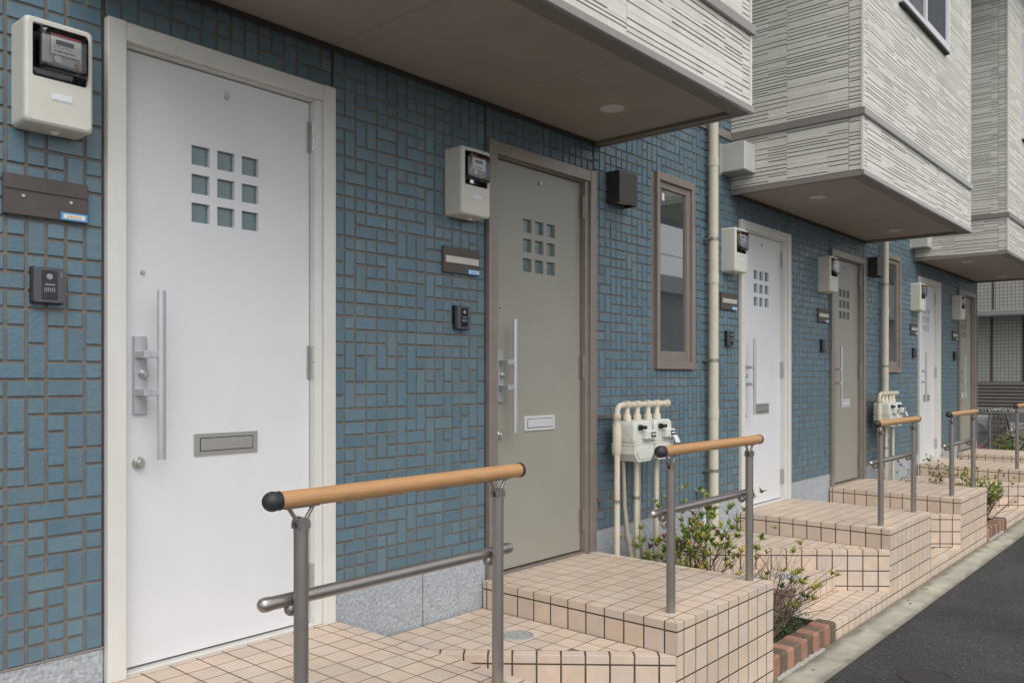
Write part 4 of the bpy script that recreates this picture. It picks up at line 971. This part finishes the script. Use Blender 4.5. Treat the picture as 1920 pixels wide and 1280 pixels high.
MB().tube([(15.6, -1.1, 1.02), (15.6, 1.2, 1.02)], .018, 10).part('top_rail', 'wire', fe)
for y in (-1.05, .1, 1.15): MB().tube([(15.63, y, 0), (15.63, y, 1.08)], .022, 10).part('post', 'wire', fe)
w = MB()
for i in range(46): y = -1.1 + i * .05; w.tube([(15.6, y, .05), (15.6, y, 1.09)], .0028, 4, caps=False)
for i in range(14): w.tube([(15.597, -1.1, .06 + i * .075), (15.597, 1.2, .06 + i * .075)], .0028, 4, caps=False)
w.part('mesh', 'wire', fe, kind='stuff')
z = MB()
for i in range(45): y = -1.1 + i * .05; z.tube([(15.59, y, 1.05), (15.59, y + .025, 1.11), (15.59, y + .05, 1.05)], .006, 4, caps=False)
z.part('top_lattice', 'ac_white', fe, kind='stuff')
for i, (y0, y1) in enumerate(((-.62, .02), (.26, .92))):
    t = thing('outdoor_unit', 'pale air conditioner unit behind the wire fence, %s of two' % ('right' if i == 0 else 'left'), 'air conditioner', (16.9, (y0 + y1) / 2, 0), 'outdoor units behind the fence')
    MB().box(16.75, 17.05, y0, y1, .30, .92, c=.015).part('case', 'ac_white', t)
    m = (y0 + y1) / 2; f = MB(); n = 20
    loft_loops(f, [[(x_, m + q * math.cos(2 * math.pi * a / n), .61 + q * math.sin(2 * math.pi * a / n)) for a in range(n)] for q, x_ in ((.22, 16.749), (.22, 16.742), (.20, 16.742), (.19, 16.748))]); f.part('fan_grille', 'meter_grey', t)
    MB().box(16.78, 17.02, y0 + .05, y0 + .1, .0, .30).box(16.78, 17.02, y1 - .1, y1 - .05, .0, .30).part('foot', 'neighbour_block', t)
bw = thing('block_pier', 'brown brick pier between the two outdoor units behind the fence', 'pier', (16.6, .14, 0))
pcs = Pieces(); fb = Frame((16.5, 0, 0), (0, -1, 0), (0, 0, 1))
MB().box(16.51, 16.7, .04, .24, 0, .98).part('core', 'side_grout', bw)
for j in range(12): pcs.add(fb, rect(-.24, -.145 if j % 2 else -.11, j * .08 + .004, j * .08 + .076), .03, .003, .004); pcs.add(fb, rect(-.137 if j % 2 else -.102, -.04, j * .08 + .004, j * .08 + .076), .03, .003, .004)
pcs.build(bw, 'brick', 'neighbour_block', minpx=7)
# bicycle parked behind the fence
bi = thing('bicycle', 'dark bicycle parked behind the wire fence, black handlebar grips showing', 'bicycle', (16.05, .3, 0))
def wheel(y):
    w_ = MB(); n = 28; w_.tube([(16.05, y + .29 * math.cos(2 * math.pi * i / n), .31 + .29 * math.sin(2 * math.pi * i / n)) for i in range(n + 1)], .016, 7, caps=False); o_ = w_.part('wheel', 'rubber', bi)
    s_ = MB()
    for i in range(9): a = math.pi * i / 9; s_.tube([(16.05, y + .28 * math.cos(a), .31 + .28 * math.sin(a)), (16.05, y - .28 * math.cos(a), .31 - .28 * math.sin(a))], .0015, 4, caps=False)
    s_.part('spokes', 'wire', o_, kind='stuff')
wheel(-.2); wheel(.85)
MB().tube([(16.05, -.2, .31), (16.05, -.08, .85), (16.05, -.05, 1.0)], .014, 8).tube([(16.05, -.06, .78), (16.05, .38, .30), (16.05, .85, .31)], .013, 8).tube([(16.05, .38, .30), (16.05, .52, .82)], .013, 8).tube([(16.05, -.07, .72), (16.05, .5, .62)], .013, 8).part('frame', 'plate_brown', bi)
MB().tube([(15.80, .12, 1.06), (15.88, .0, 1.08), (16.05, -.05, 1.03), (16.22, .0, 1.08), (16.30, .12, 1.06)], .011, 8).part('handlebar', 'nickel', bi)
for xx in (15.80, 16.30): MB().tube([(xx, .20, 1.05), (xx, .08, 1.068)], .017, 8).part('grip', 'rubber', bi)
s_ = MB(); s_.ball((16.05, .55, .87), .1, sc=(.7, 1.2, .35)); s_.part('saddle', 'rubber', bi)
MB().box(15.9, 16.2, -.42, -.12, .86, 1.06, c=.02).part('basket', 'wire', bi)
t = tag(MB().tube([(15.55, .55, .95), (15.54, .47, .72), (15.53, .32, .52), (15.53, .12, .40), (15.53, -.05, .42), (15.53, .05, .30), (15.53, .35, .42), (15.53, .6, .75)], .012, 8).part('garden_hose', 'pink'), 'pink garden hose looped on the wire fence', 'hose')
# house across the street (seen mirrored in the window panes)
hs_ = thing('opposite_house', 'grey house with low roof across the street, mirrored in the tall window', 'house', (22, -14, 0))
MB().box(13, 34, -19, -11, 0, 4.3).part('wall', 'house_wall', hs_)
MB().extrude([(-19.5, 4.3), (-10.5, 4.3), (-15, 5.9)], 'x', 12.6, 34.4).part('roof', 'house_roof', hs_)
for i, xx in enumerate((15, 18.6, 22.3, 25.4, 29)):
    f = MB().box(xx, xx + 1.5, -10.999, -10.95, 1.0 + (i % 2) * .3, 2.4).part('window', 'alu_white', hs_); MB().box(xx + .06, xx + 1.44, -10.949, -10.94, 1.06 + (i % 2) * .3, 2.34).part('pane', 'dark_glass', f)
t = thing('utility_pole', 'grey concrete utility pole across the street, mirrored in the tall window', 'pole', (20.5, -9.6, 0))
MB().tube([(20.5, -9.6, 0), (20.5, -9.6, 8)], [.16, .11], 14).part('pole', 'concrete', t)
for zz in (5.2, 6.3): MB().tube([(-40, -9.6, zz + .1), (20.5, -9.6, zz), (70, -9.6, zz + .1)], .012, 5).part('cable', 'rubber', t)
